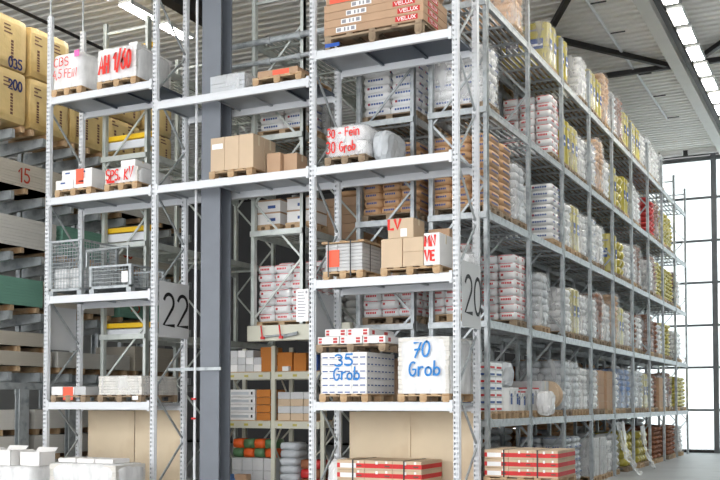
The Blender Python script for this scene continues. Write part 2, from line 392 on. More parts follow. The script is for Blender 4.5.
# ================================================================== RACK BUILDERS
def upright_mesh(w,d,h,m,hole=True,pitch=.085,key=None):
    """closed post, web with two columns of slots facing -Y"""
    def f():
        b=MB()
        if not hole:
            b.box(-w/2,w/2,0,d,0,h); b.box(-w/2-.012,-w/2,.02,d-.02,0,h); b.box(w/2,w/2+.012,.02,d-.02,0,h)
            return b.mesh('upright',m)
        x=[-w/2,-w*.37,-w*.10,w*.10,w*.37,w/2]; hh=.042; n=int(h/pitch)
        for i in (0,2,4): b.face([(x[i],0,0),(x[i+1],0,0),(x[i+1],0,h),(x[i],0,h)])
        for i in (1,3):
            z=0
            for k in range(n):
                zc=(k+.5)*pitch; za=zc-hh/2; zb=zc+hh/2
                b.face([(x[i],0,z),(x[i+1],0,z),(x[i+1],0,za),(x[i],0,za)]); z=zb
                s=1 if i==1 else -1
            b.face([(x[i],0,z),(x[i+1],0,z),(x[i+1],0,h),(x[i],0,h)])
        b.face([(-w/2,0,0),(-w/2,0,h),(-w/2,d,h),(-w/2,d,0)]); b.face([(w/2,0,0),(w/2,d,0),(w/2,d,h),(w/2,0,h)])
        b.face([(-w/2,d,0),(-w/2,d,h),(w/2,d,h),(w/2,d,0)]); b.face([(-w/2,0,h),(w/2,0,h),(w/2,d,h),(-w/2,d,h)])
        # side slots as shallow dark recess strips are left to the steel; return lips
        b.box(-w/2-.008,-w/2,d*.55,d,0,h); b.box(w/2,w/2+.008,d*.55,d,0,h)
        return b.mesh('upright',m)
    return cached(('up',w,d,h,m,hole,key),f)
def foot_mesh(m): return cached(('foot',m),lambda: MB().box(-.09,.09,-.05,.13,0,.012).mesh('foot',m))

# ---------------------------------------------------------------- front rack (bays 22 and 20)
FX=[-15.03,-12.30,-8.78,-6.03]; FY,RY=15.88,16.86
rack=thing('pallet_rack','white pallet rack with slotted uprights facing the aisle end, bearing numbers 22 and 20','rack',(FX[1],FY,0))
def rk(name,me,loc,rz=0): return link(name,me,rack,(loc[0]-FX[1],loc[1]-FY,loc[2]),rz)
HGT=[10.05,12.0,12.0,12.0]
for i,x in enumerate(FX):
    for yy in (FY,RY):
        u=rk('upright',upright_mesh(.105,.075,HGT[i],'white_paint'),(x,yy,0))
        link('foot_plate',foot_mesh('white_paint'),u)
    z=.3; k=0
    while z<HGT[i]-.95:
        a,bb=(FY+.07,RY) if k%2==0 else (RY,FY+.07)
        me=cached(('fbr',k%2),lambda: MB().bar((0,(FY+.07 if k%2==0 else RY)-FY,0),(0,(RY if k%2==0 else FY+.07)-FY,.9),.035,.03).mesh('brace','galvanised'))
        rk('brace',me,(x,FY,z)); z+=.98; k+=1
rk('post_extension',MB().tube((0,.03,10.05),(0,.03,12.1),.02,8).mesh('post_extension','galvanised'),(FX[0],FY,0))
rk('post_extension',MB().tube((0,.03,10.05),(0,.03,10.9),.02,8).tube((0,.03,10.9),(-.9,.03,11.6),.02,8).mesh('post_extension','galvanised'),(FX[0],RY,0))
def front_beam(xa,xb,y,ztop,h=.15,m='white_paint'):
    L=xb-xa
    def f():
        b=MB(); b.box(0,L,-.005,.045,-h,0); b.box(0,L,-.03,-.005,-h,-h+.05); b.box(0,L,-.012,-.005,-.03,0)
        b.box(-.004,.05,-.02,-.012,-h-.03,.03); b.box(L-.05,L+.004,-.02,-.012,-h-.03,.03)
        return b.mesh('beam',m)
    return rk('beam',cached(('fb',round(L,3),h,m),f),(xa,y,ztop))
BAYS=[(FX[0],FX[1],(2.01,4.18,6.22,8.32)),(FX[1],FX[2],(6.22,7.87)),(FX[2],FX[3],(2.01,4.18,6.22,8.32))]
for bi,(xa,xb,lv) in enumerate(BAYS):
    xa+=.056; xb-=.056
    for z in lv:
        front_beam(xa,xb,FY-.01,z); front_beam(xa,xb,RY+.06,z-.02)
        n=3 if bi!=1 else 4; w=(xb-xa)/n
        if bi==1:
            for (pa,pb) in ((xa,-11.68),(-11.0,-10.25),(-10.25,-9.5),(-9.5,xb)):
                w=pb-pa
                rk('deck_panel',MB().box(.01,w-.01,.04,RY-FY+.05,-.035,-.012).box(.0,.03,.04,RY-FY+.05,-.07,-.036).box(w-.03,w,.04,RY-FY+.05,-.07,-.036).mesh('deck_panel','deck_mesh' if (pa>-10 and z>7) else 'deck_steel'),(pa,FY,z-.005))
            continue
        for k in range(n):
            dark = (k>=1 and z>8) or (bi==0 and k==1 and z>8)
            m='deck_mesh' if dark else 'deck_steel'
            me=cached(('fdeck',round(w,3),m),lambda: MB().box(.01,w-.01,.04,RY-FY+.05,-.035,-.012).box(.0,.03,.04,RY-FY+.05,-.07,-.036).box(w-.03,w,.04,RY-FY+.05,-.07,-.036).mesh('deck_panel',m))
            rk('deck_panel',me,(xa+k*w,FY,z-.005))
# number plates
def plate(x,label,txt,y0,y1,z0,z1):
    t=thing('number_sign',label,'sign',(x,(y0+y1)/2,z0))
    w=y1-y0; h=z1-z0
    link('plate',MB().box(0,.006,-w/2,w/2,0,h).mesh('plate','sign_grey'),t)
    ch=h*.56
    if not txt: return
    link('numeral',strokes([txt],ch,.07,(.006,-w/2+.13,h*.22),YU,ZU,(1,0,0),xs=1.06).mesh('numeral','ink_black'),t)
plate(FX[1]+.064,'grey plate with black number 22 on the rack frame beside the steel column','22',15.98,16.96,3.28,4.38)
plate(FX[3]+.064,'grey plate with black number 20 on the end frame at the aisle','20',15.99,16.93,3.28,4.40)
plate(FX[0]-.07,'blank grey plate back on the outermost frame of bay 22','',15.99,16.85,3.1,4.0)
plate(FX[2]-.07,'blank grey plate back on the passage frame of bay 20','',15.99,16.85,3.1,4.0)
# info sheet hung by the passage
t=thing('notice_sheet','white printed notice hung on the slotted upright beside the passage','notice',(-8.94,15.84,3.45))
link('sheet',MB().box(-.13,.12,-.004,.0,0,.58).mesh('sheet','paper_white'),t)
b=MB()
for k in range(9): b.face([(-.1,-.006,.52-k*.055),(.02+.07*random.random(),-.006,.52-k*.055),(.02+.05*random.random(),-.006,.535-k*.055),(-.1,-.006,.535-k*.055)])
b.box(.06,.1,-.007,-.005,.5,.55); link('print',b.mesh('print','print_grey'),t)
# strap tying column to rack
o=link('tie_strap',MB().box(-12.24,-11.0,16.30,16.34,2.62,2.68).mesh('strap','galvanised')); tag(o,'narrow galvanised strap tying the steel column to frame 22','strap')

# ---------------------------------------------------------------- rows running back along the aisle
Y0,PY,NB=17.42,2.62,9
LV=[1.62,3.42,5.40,7.32,9.30]
def row(name,label,xa,xb,nb,levels,near=4,height=10.36,z0=0,m='galvanised',decks=True,zfirst=None,slat_near=3):
    t=thing(name,label,'rack',(xb,Y0,0))
    D=xb-xa; W=.1
    for k in range(nb+1):
        zb=zfirst if (k==0 and zfirst) else z0
        for s,x in ((0,0),(1,-D)):
            me=cached(('rup',round(height-zb,2),m,s),lambda: MB().box(-.075 if s==0 else 0,0 if s==0 else .075,-.05,.05,0,height-zb).box(-.02 if s==0 else .0,.0 if s==0 else .02,-.062,.062,0,height-zb).mesh('upright',m))
            u=link('upright',me,t,(x,k*PY,zb))
            if k<=near and zb==0: link('foot_plate',cached(('rft',m,s),lambda: MB().box(-.1,.03,-.09,.09,0,.012).mesh('foot_plate',m)) if s==0 else cached(('rft2',m),lambda: MB().box(-.03,.1,-.09,.09,0,.012).mesh('foot_plate',m)),u)
        z=zb+.15; q=0; hs=1.15
        while z<height-hs:
            me=cached(('rbr',round(D,2),q%2,m),lambda: MB().bar((-.06 if q%2 else -D+.06,0,0),(-D+.06 if q%2 else -.06,0,hs),.04,.03).mesh('brace',m))
            link('brace',me,t,(0,k*PY,z)); z+=hs+.02; q+=1
        link('end_tie',cached(('tie',round(D,2),m),lambda: MB().box(-D+.07,-.07,-.02,.02,0,.05).mesh('end_tie',m)),t,(0,k*PY,height-.25))
    for z in levels: link('end_beam',cached(('reb',round(D,2),m),lambda: MB().box(-D+.0,0,-.11,-.064,-.06,.05).mesh('end_beam',m)),t,(0,0,z))
    for k in range(nb):
        for z in levels:
            for x in (0,-D):
                s=0 if x==0 else 1
                me=cached(('rbm',m,s),lambda: MB().box(-.05,.0,.06,PY-.06,-.07,.07).box(0 if s==0 else -.056,.006 if s==0 else -.05,.06,PY-.06,-.07,-.035).box(0 if s==0 else -.056,.006 if s==0 else -.05,.06,PY-.06,.035,.07).box(-.056,.01,.052,.1,-.1,.1).box(-.056,.01,PY-.1,PY-.052,-.1,.1).mesh('beam',m))
                link('beam',me,t,(x if s==0 else x+.05,k*PY,z))
            if not decks: continue
            cr=cached(('cross',round(D,2),m),lambda: MB().box(-D+.06,-.06,-.03,.03,0,.04).mesh('cross_bar',m))
            ns=8; sw=(D-.14)/ns
            if k<slat_near:
                for q in range(3): link('cross_bar',cr,t,(0,k*PY+.35+q*.96,z-.01))
                sl=cached(('slat',m),lambda: MB().box(-.027,.027,.07,PY-.07,0,.025).mesh('deck_slat',m))
                for q in range(ns): link('deck_slat',sl,t,(-.07-sw*(q+.5),k*PY,z+.032))
            else:
                def f():
                    b=MB()
                    for q in range(3): b.box(-D+.06,-.06,.35+q*.96-.03,.35+q*.96+.03,-.01,.03)
                    for q in range(ns): b.box(-.07-sw*(q+.5)-.027,-.07-sw*(q+.5)+.027,.07,PY-.07,.032,.057)
                    return b.mesh('deck',m)
                link('deck',cached(('deck',round(D,2),m),f),t,(0,k*PY,z))
    return t
XA=(-7.12,-5.98); XB=(-8.62,-7.42); XC=(-11.0,-9.8); XE=(-14.86,-13.64)
row('pallet_rack','long galvanised pallet rack lining the aisle from number 20 to the far wall',*XA,NB,LV,near=9,slat_near=4)
row('pallet_rack','galvanised pallet rack standing back to back behind the aisle rack',*XB,NB,LV,slat_near=1)
row('pallet_rack','galvanised rack over the passage, its first frame standing on the thick cream beam',*XC,2,LV[1:],m='pale_galvanised',zfirst=3.55,slat_near=1)
rE=row('pallet_rack','empty pale rack with yellow guard bars behind the number 22 bay',*XE,2,LV[1:],m='pale_galvanised',slat_near=1)
for z in (3.62,5.72,7.76,9.72):
    link('guard_bar',cached('yb',lambda: MB().bevbox(-1.3,.1,.1,.2,0,.11,.012).mesh('guard_bar','paint_yellow')),rE,(0,0.0,z))
    link('end_beam',cached('eb',lambda: MB().box(-1.3,.1,.1,.16,-.2,-.03).mesh('end_beam','white_paint')),rE,(0,0.0,z))
# thick cream beam over the passage, with a red-handled clamp bar on it
o=link('passage_beam',MB().bevbox(-11.0,-8.68,17.22,17.36,3.22,3.53,.01).mesh('passage_beam','cream_paint')); tag(o,'thick cream steel beam spanning the passage right of the column','beam'); o['kind']='thing'
t=thing('clamp_bar','steel clamp bar with two red handles fixed to the thick cream beam','clamp',(-10.3,17.18,3.30))
link('bar',MB().tube((-.3,0,0),(.42,0,.03),.022,8).tube((.2,-.01,.0),(.5,-.01,.05),.035,8).mesh('bar','galvanised'),t)
for x in (-.3,.12): link('handle',MB().tube((x,-.02,-.03),(x-.03,-.03,.22),.016,8).box(x-.03,x+.05,-.045,-.005,-.05,.0).mesh('handle','clamp_red'),t)
for k,(z,r) in enumerate(((9.28,.06),(8.86,.045))):
    o=link('scaffold_tube',MB().tube((-12.1,17.305,z),(-8.66,17.305,z+.02),r,12).mesh('tube','galvanised'))
    tag(o,('thick upper' if k==0 else 'thinner lower')+' galvanised tube spanning the passage near the roof','tube','tubes near the roof')
    for x in (-11.6,-10.6,-9.9,-9.2): link('coupler',MB().tube((x,17.305,z),(x+.09,17.305,z),r+.02,10).mesh('coupler','galvanised'),o)

# ================================================================== LOAD BUILDERS
def pallet_parts(w,d,m):
    """(name, mesh, loc): entry side along X (three blocks seen), depth d along Y"""
    out=[]
    bw=.12; bl=.14; 
    sk=cached(('sk',round(d,2),m),lambda: MB().box(-.05,.05,-d/2,d/2,0,.022).mesh('skid',m))
    bk=cached(('bk',m),lambda: MB().box(-.065,.065,-.07,.07,0,.078).mesh('block',m))
    st=cached(('st',round(w,2),m),lambda: MB().box(-w/2,w/2,-.07,.07,0,.022).mesh('stringer',m))
    dk=cached(('dk',round(d,2),m),lambda: MB().box(-.06,.06,-d/2,d/2,0,.022).mesh('deck_board',m))
    for i in (-1,0,1):
        x=i*(w/2-.065)
        out.append(('skid',sk,(x,0,0)))
        for j in (-1,0,1): out.append(('block',bk,(x,j*(d/2-.07),.022)))
        out.append(('stringer',st,(0,i*(d/2-.07),.1)))
    for i in range(5): out.append(('deck_board',dk,((i-2)*(w/2-.06)/2,0,.122)))
    return out
PH=.144
def pallet(x,y,z,w,d,label,m='pallet_wood',rz=0,parts=True,group='wooden pallets'):
    if parts:
        t=thing('wooden_pallet',label,'pallet',(x,y,z),rz,group)
        for n,me,l in pallet_parts(w,d,m): link(n,me,t,l)
        return t
    def f():
        b=MB()
        for i in (-1,0,1):
            x_=i*(w/2-.065); b.box(x_-.05,x_+.05,-d/2,d/2,0,.022)
            for j in (-1,0,1): b.box(x_-.065,x_+.065,j*(d/2-.07)-.07,j*(d/2-.07)+.07,.022,.1)
        b.box(-w/2,w/2,-d/2,d/2,.1,.144)
        return b.mesh('pallet',m)
    o=link('wooden_pallet',cached(('pal',round(w,2),round(d,2),m),f),None,(x,y,z),rz)
    return tag(o,label,'pallet',group)
def wavy_shell(w,d,h,key,amp=.02,top=True):
    """stretch film skin round a load, base at z=0, with vertical folds"""
    def f():
        random.seed(key); b=MB(); nx,nz=10,7; pts=[]
        per=[]
        for i in range(nx): per.append((-w/2+w*i/nx,-d/2))
        for i in range(nx): per.append((w/2,-d/2+d*i/nx))
        for i in range(nx): per.append((w/2-w*i/nx,d/2))
        for i in range(nx): per.append((-w/2,d/2-d*i/nx))
        P=len(per)
        for k in range(nz+1):
            z=h*k/nz
            for (px,py) in per:
                q=1+random.uniform(-amp,amp)*.6-(.05 if k==nz else 0)
                e=(abs(px/(w/2))**8+abs(py/(d/2))**8)**(1/8)
                b.v.append((px/e*q,py/e*q,z+random.uniform(-.008,.008)*(0<k<nz)))
        for k in range(nz):
            for i in range(P):
                j=(i+1)%P; b.f.append((k*P+i,k*P+j,(k+1)*P+j,(k+1)*P+i)); b.m.append(0)
        if top: b.f.append(tuple(nz*P+i for i in range(P))); b.m.append(0)
        return b
    return f()
def film(parent,w,d,h,z=0,m='film',key=1):
    me=cached(('film',round(w,2),round(d,2),round(h,2),m,key),lambda: wavy_shell(w,d,h,key).mesh('film',m,True))
    return link('stretch_film',me,parent,(0,0,z))
def bag_mesh(w,d,h,m,prints):
    """prints: tuple of (kind, material) put on the -Y end and the +X side"""
    def f():
        b=MB(); b.pillow(0,0,h/2,w,d,h*1.04,e=6)
        ms=[m]
        for (kind,pm) in prints:
            ms.append(pm); mi=len(ms)-1
            def q(x0,x1,z0,z1,side):
                if side==0: b.face([(x0,-d/2-.002,z0),(x1,-d/2-.002,z0),(x1,-d/2-.002,z1),(x0,-d/2-.002,z1)],mi)
                else: b.face([(w/2+.002,x0,z0),(w/2+.002,x1,z0),(w/2+.002,x1,z1),(w/2+.002,x0,z1)],mi)
            for side,W in ((0,w),(1,d)):
                if kind=='text':
                    n=6
                    for i in range(n): q(-W*.28+i*W*.095,-W*.28+i*W*.095+W*.07,h*.38,h*.62,side)
                elif kind=='dot': q(-W*.3,-W*.3+h*.28,h*.36,h*.64,side)
                elif kind=='line': q(-W*.38,W*.38,h*.84,h*.9,side)
                elif kind=='badge': q(-W*.4,-W*.3,h*.36,h*.64,side)
        return b.mesh('bag',ms,True)
    return cached(('bag',round(w,3),round(d,3),round(h,3),m,prints),f)
def bags(x,y,z,w,d,nl,h,m,pa,pb,label,group,nx=2,ny=2,single=True,rz=0,jit=.012,wrap=None,name='paper_bag',seed=1):
    """stack of bags in layers. single: every bag a thing; else one wrapped thing with bag parts"""
    rng=random.Random(seed)
    t=None
    if not single: t=thing('wrapped_bag_stack',label,'bag stack',(x,y,z),rz,group)
    bw,bd=w/nx,d/ny
    for k in range(nl):
        me=bag_mesh(bw-.004,bd-.004,h,m,pa if k%2==0 else pb)
        for i in range(nx):
            for j in range(ny):
                lx=-w/2+bw*(i+.5)+rng.uniform(-jit,jit); ly=-d/2+bd*(j+.5)+rng.uniform(-jit,jit)
                if single:
                    o=link(name,me,None,(x+lx,y+ly,z+k*h)); tag(o,(label%(nth(k+1),(('inner','middle','aisle-side') if nx==3 else ('inner','aisle-side'))[i]+(('',) if ny==1 else (' near',' far'))[j]) if '%s' in label else label),'bag',group)
                else: link('bag',me,t,(lx,ly,k*h))
    if t and wrap: film(t,w+.05,d+.05,nl*h+.03,0,wrap,key=seed%4)
    return t
def carton(x,y,z,w,d,h,label,m='cardboard',cat='carton',group=None,tape=True,name='carton',rz=0,prints=()):
    t=thing(name,label,cat,(x,y,z),rz,group)
    bd=link('body',boxmesh(w,d,h,m,.006),t)
    if tape:
        link('tape',cached(('tape',round(w,2),round(d,2),round(h,2)),lambda: MB().box(-w/2-.001,w/2+.001,-.025,.025,h-.002,h+.002).box(-w/2-.002,-w/2,-.025,.025,h*.7,h).box(w/2,w/2+.002,-.025,.025,h*.7,h).mesh('tape','carton_tape')),t)
    return t
def quad_on(parent,name,m,x0,x1,z0,z1,y,side='y'):
    """thin sheet stuck on a face (real thickness 2 mm)"""
    b=MB()
    if side=='y': b.box(x0,x1,y-.003,y,z0,z1)
    else: b.box(y,y+.003,x0,x1,z0,z1)
    return link(name,b.mesh(name,m),parent)
def slab_stack(w,d,h,n,m,jit=.01,seed=1,gap=.004,mats=None):
    rng=random.Random(seed); b=MB(); t=h/n
    for k in range(n):
        jx,jy=rng.uniform(-jit,jit),rng.uniform(-jit,jit)
        b.box(-w/2+jx,w/2+jx,-d/2+jy,d/2+jy,k*t+gap/2,(k+1)*t-gap/2)
    b.box(-w/2+.02,w/2-.02,-d/2+.02,d/2-.02,0.002,h-.004)
    return b.mesh('slab_stack',m)

# ================================================================== FRONT RACK LOADS
YF=15.84                                   # front edge of the loads
def pal_under(xa,xb,z,what,d=1.18,yf=YF,m='pallet_wood'):
    return pallet((xa+xb)/2,yf+d/2,z,xb-xa,d,'wooden pallet under '+what,m)
def wrapped(xa,xb,z,zt,what,name='wrapped_stack',n=6,m='wrapped_white',d=1.16,yf=YF,cat='wrapped load',fm='thick_film',pm='pallet_wood',seed=1,pillow=True,pal=True,label=None,nx=1):
    """pallet + shrink wrapped load; returns the load"""
    if pal: pal_under(xa,xb,z,what,m=pm,yf=yf,d=d+.02); z+=PH
    w=xb-xa; t=thing(name,label or what,cat,((xa+xb)/2,yf+.01+d/2,z)); h=(zt-z)/n
    rng=random.Random(seed)
    for k in range(n):
        for i in range(nx):
            ww=w/nx
            me=cached(('wl',round(ww,2),round(d,2),round(h,3),m,pillow),lambda: (MB().pillow(0,0,h/2,ww-.01,d-.02,h*1.03,e=9,nx=6,ny=6,nz=3) if pillow else MB().bevbox(-ww/2+.005,ww/2-.005,-d/2+.01,d/2-.01,.002,h-.002,.004)).mesh('layer',m,pillow))
            link('layer',me,t,(-w/2+ww*(i+.5)+rng.uniform(-.008,.008),rng.uniform(-.008,.008),k*h))
    if fm: film(t,w+.03,d+.03,zt-z+.012,0,fm,key=seed)
    t['fy']=-d/2-.05
    return t
FR=lambda t: t['fy']
# --- bay 22, top level
z=8.315
t=wrapped(-14.92,-14.12,z,9.16,'white film-wrapped bag stack marked CBS 4,5 FEIN in red',n=6,seed=2)
lettering(t,'marker_lettering',['CBS'],.17,.02,(-.30,FR(t),.46),'marker_red',wob=.08,slant=.05,fit=.42)
lettering(t,'marker_lettering',['4,5 FEiN'],.17,.02,(-.32,FR(t),.2),'marker_red',wob=.08,slant=.05,fit=.66)
quad_on(t,'pink_sheet','paper_pink',.24,.37,.6,.73,FR(t))
t=wrapped(-13.72,-12.74,z,9.10,'white film-wrapped stack marked AH 1/60 in big red letters',n=6,seed=3,m='carton_white',pillow=False)
lettering(t,'marker_lettering',['AH 1/60'],.36,.055,(-.40,FR(t),.16),'marker_red',wob=.06,slant=.04,fit=.84)
o=carton(-13.06,16.3,9.115,.22,.3,.17,'small white carton on top of the stack marked AH 1/60','carton_white')
# --- bay 22, third level
z=6.215
pal_under(-14.80,-13.84,z,'white cartons with an orange sheet')
zz=z+PH
for k,(xa,xb,za,zb,dd) in enumerate(((-14.80,-14.33,0,.2,.55),(-14.32,-13.84,0,.2,.55),(-14.66,-14.27,.2,.40,.5),(-14.26,-13.86,.2,.40,.5),(-14.80,-14.33,0,.2,-.55),(-14.32,-13.84,0,.2,-.55))):
    yc=YF+.3 if dd>0 else YF+.88
    t=carton((xa+xb)/2,yc,zz+za,xb-xa-.006,abs(dd),zb-za-.002,('lower' if za==0 else 'upper')+(' left' if k%2==0 else ' right')+' white carton '+('behind' if dd<0 else 'beside')+' the orange sheet, third level of bay 22','carton_white',tape=False)
    link('print',MB().box(-.1,.02,-abs(dd)/2-.003,-abs(dd)/2,.12,.15).mesh('print','print_blue'),t)
    if k==3: quad_on(t,'orange_sheet','paper_orange',-.2,-.0,-.12,.19,-.275)
t=wrapped(-13.50,-12.68,z,6.66,'flat white wrapped boards marked SPS, KV in red',n=4,seed=4,m='wrapped_board',pillow=False)
lettering(t,'marker_lettering',['SPS, KV'],.2,.032,(-.34,FR(t),.06),'marker_red',wob=.1,slant=.08,fit=.68)
quad_on(t,'red_scribble','marker_red',-.32,-.12,.0,.05,FR(t))
carton(-12.96,16.15,6.675,.36,.5,.14,'white carton lying on the wrapped boards marked SPS, KV','carton_white')
# --- bay 22, second level: mesh containers
z=4.175
def mesh_box(x0,x1,y0,y1,z,h,label,pitch=.075,sheet=None):
    t=thing('mesh_container',label,'container',((x0+x1)/2,(y0+y1)/2,z)); w=x1-x0; d=y1-y0
    for sx in (-1,1):
        for sy in (-1,1):
            link('foot',MB().box(-.06,.06,-.06,.06,0,.1).mesh('foot','galvanised'),t,(sx*(w/2-.06),sy*(d/2-.06),0))
            link('post',MB().box(-.03,.03,-.03,.03,0,h-.1).mesh('post','galvanised'),t,(sx*(w/2-.03),sy*(d/2-.03),.1))
    link('base',MB().box(-w/2,w/2,-d/2,d/2,0,.05).mesh('base','galvanised'),t,(0,0,.1))
    for name,x_,y_,L,ax in (('side_mesh',0,-d/2+.01,w,0),('side_mesh',0,d/2-.01,w,0),('side_mesh',-w/2+.01,0,d,1),('side_mesh',w/2-.01,0,d,1)):
        b=MB(); n=int(L/pitch); m=int((h-.15)/pitch); r=.0045
        for i in range(1,n): 
            q=-L/2+L*i/n
            b.box(*((q-r,q+r,-r,r) if ax==0 else (-r,r,q-r,q+r)),.15,h-.02)
        for k in range(1,m):
            zz=.15+(h-.17)*k/m
            b.box(*((-L/2,L/2,-r,r) if ax==0 else (-r,r,-L/2,L/2)),zz-r,zz+r)
        b.box(*((-L/2,L/2,-.02,.02) if ax==0 else (-.02,.02,-L/2,L/2)),h-.04,h)
        link(name,b.mesh(name,'galvanised'),t,(x_,y_,0))
    if sheet: quad_on(t,'label_plate','paper_white',*sheet,-d/2-.01)
    return t
mesh_box(-14.95,-14.08,YF+.02,YF+1.16,z,1.14,'tall grey mesh container holding white sacks, bay 22 second level')
for k,(xx,ww) in enumerate(((-14.73,.4),(-14.31,.38))):
    for q in range(2):
        SKN='lower layer'
        o=link('sack',bag_mesh(ww,.5,.21,'bag_white',()),None,(xx,YF+.34+q*.52,z+.16)); tag(o,'white sack in the tall mesh container, %s %s, '%(('left','right')[k],('front','rear')[q])+SKN,'sack','sacks in the tall mesh container')
        SKN='upper layer'
        if q==0: o=link('sack',bag_mesh(ww,.5,.2,'bag_white',()),None,(xx,YF+.34+q*.52,z+.372)); tag(o,'white sack in the tall mesh container, %s %s, '%(('left','right')[k],('front','rear')[q])+SKN,'sack','sacks in the tall mesh container')
mesh_box(-13.90,-12.84,YF+.04,YF+1.14,z,.56,'low grey mesh container beside the tall one, bay 22 second level',sheet=(.3,.46,.2,.42))
o=link('steel_pole',MB().tube((-14.02,YF+.1,5.06),(-12.95,YF+.1,5.1),.025,8).tube((-14.02,YF+.1,4.74),(-14.02,YF+.1,5.07),.02,8).tube((-12.98,YF+.1,4.74),(-12.98,YF+.1,5.1),.014,8).mesh('pole','galvanised')); tag(o,'grey steel pole across two stubs above the low mesh container','pole')
# --- bay 22, first level
z=2.005
pal_under(-14.84,-13.93,z,'low white packets with an orange sheet, bay 22',d=1.0,m='old_wood')
for k,(xa,xb) in enumerate(((-14.84,-14.54),(-14.53,-14.23),(-14.22,-13.93))):
    t=carton((xa+xb)/2,YF+.26,z+PH,xb-xa-.006,.5,.17,('left','middle','right')[k]+' low white packet on the first level of bay 22','carton_white' if k<2 else 'carton_grey',tape=False,name='packet')
    if k==1: quad_on(t,'orange_sheet','paper_orange',-.14,.12,-.1,.165,-.253)
    carton((xa+xb)/2,YF+.77,z+PH,xb-xa-.006,.5,.15,('left','middle','right')[k]+' packet of the rear row, first level of bay 22','carton_grey',tape=False,name='packet')
t=wrapped(-13.62,-12.54,z,2.52,'film-wrapped plank bundle in two steps, first level of bay 22',n=7,seed=5,m='wrapped_board',pillow=False,fm='film',pm='old_wood')
quad_on(t,'label_plate','paper_white',.36,.5,-.1,-.02,FR(t))
# --- fibreboard sheets at the back of the lowest bays
for k,(xa,xb,zt) in enumerate(((-14.86,-13.62,1.83),(-13.60,-12.36,1.84),(-8.56,-7.36,1.83),(-7.34,-6.10,1.84))):
    o=link('fibreboard_sheet',MB().bevbox(-.62,.62,-.011,.011,0,zt-.0,.003).mesh('sheet','fibreboard'),None,((xa+xb)/2,17.0,0))
    tag(o,'beige fibreboard sheet standing behind '+('the lowest bay under 22, %s one'%('outer','inner')[k] if k<2 else 'the lowest bay under 20, %s one'%('passage-side','aisle-side')[k-2]),'board','fibreboard sheets behind the lowest bays')
o=link('batten',MB().box(-.02,.02,-.02,.0,0,1.55).mesh('batten','fibreboard'),None,(-7.35,16.985,0)); tag(o,'slim upright batten on the joint of the beige sheets under 20','batten')
# --- passage bay
pal_under(-10.02,-8.98,7.865,'flat carton with orange strip over the passage')
t=carton(-9.52,16.35,7.865+PH,.86,.9,.13,'flat brown carton with orange strip on the topmost passage shelf','cardboard',tape=False)
quad_on(t,'orange_strip','paper_orange',-.1,.25,.02,.11,-.453)
t=wrapped(-10.98,-10.2,7.865,8.18,'flat grey wrapped sheets beside the column on the topmost passage shelf',n=4,m='bag_grey',pillow=False,fm='film',pal=False,seed=3)
z=6.215
pal_under(-10.98,-10.02,z,'tall brown cartons over the passage')
for k in range(3):
    for q in range(2):
        t=carton(-10.81+.318*k,YF+.03+.2+.41*q,z+PH,.312,.40,.64,('left','middle','right')[k]+(' front' if q==0 else ' rear')+' tall brown carton beside the steel column over the passage','cardboard_light',group='tall cartons over the passage')
        if k==0 and q==0: quad_on(t,'address_label','paper_white',-.12,.12,.42,.52,-.203); 
for k in range(2):
    carton(-9.74+.3*k,YF+.5+.1*k,z,.29,.4,.44-.02*k,('taller' if k==0 else 'shorter')+' brown carton standing right of the tall cartons over the passage','cardboard')
# --- bay 20, top level: roof-window cartons
z=8.315
pal_under(-8.50,-6.62,z,'brown cartons lettered VELUX',d=1.15,m='old_wood')
for o in [q for q in bpy.data.objects if q.get('label')=='wooden pallet under brown cartons lettered VELUX']: o.scale.z=1.7
zz=z+PH*1.7
for k in range(5):
    hgt=.14; mm='cardboard'
    t=thing('carton','long brown carton lettered VELUX, %s from the pallet, top of bay 20'%('lowest','second','third','fourth','topmost')[k],'carton',(-7.56+(.0 if k<4 else -.45),16.42,zz+hgt*k),0,'roof window cartons')
    w=1.93 if k<4 else .95
    link('body',boxmesh(w,1.12,hgt-.004,mm,.006),t)
    if k==4: quad_on(t,'orange_label','paper_orange',-.4,.2,.01,.13,-.562)
    else:
        fx=.44-.05*(k==2)+.04*(k==1)
        lb=quad_on(t,'logo_label','print_red',fx,fx+.42,.03,.12,-.562)
        link('logo_lettering',strokes(['VELUX'],.056,.014,(fx+.04,-.565,.047),XU,ZU,(0,-1,0),fit=.36,off=.003).mesh('logo_lettering','paper_white'),lb)
        lb=quad_on(t,'logo_label','print_red',-.35,.1,.03,.12,w/2,'x')
        link('logo_lettering',strokes(['VELUX'],.056,.014,(w/2+.003,-.31,.047),YU,ZU,(1,0,0),fit=.38,off=.003).mesh('logo_lettering','paper_white'),lb)
        st=quad_on(t,'shipping_label','paper_white',-.72+.1*k,-.32+.1*k,.03,.12,-.562)
        b=MB()
        for (u0,u1) in ((-.7,-.62),(-.56,-.53),(-.49,-.46),(-.42,-.35)): b.box(u0+.1*k,u1+.1*k,-.568,-.565,.045,.105)
        link('print',b.mesh('print','print_grey'),st)
o=link('blue_tag',MB().box(-8.49,-8.2,YF-.008,YF-.003,8.345,8.41).mesh('tag','plastic_blue')); tag(o,'blue tag on the pallet corner below the VELUX cartons','tag')
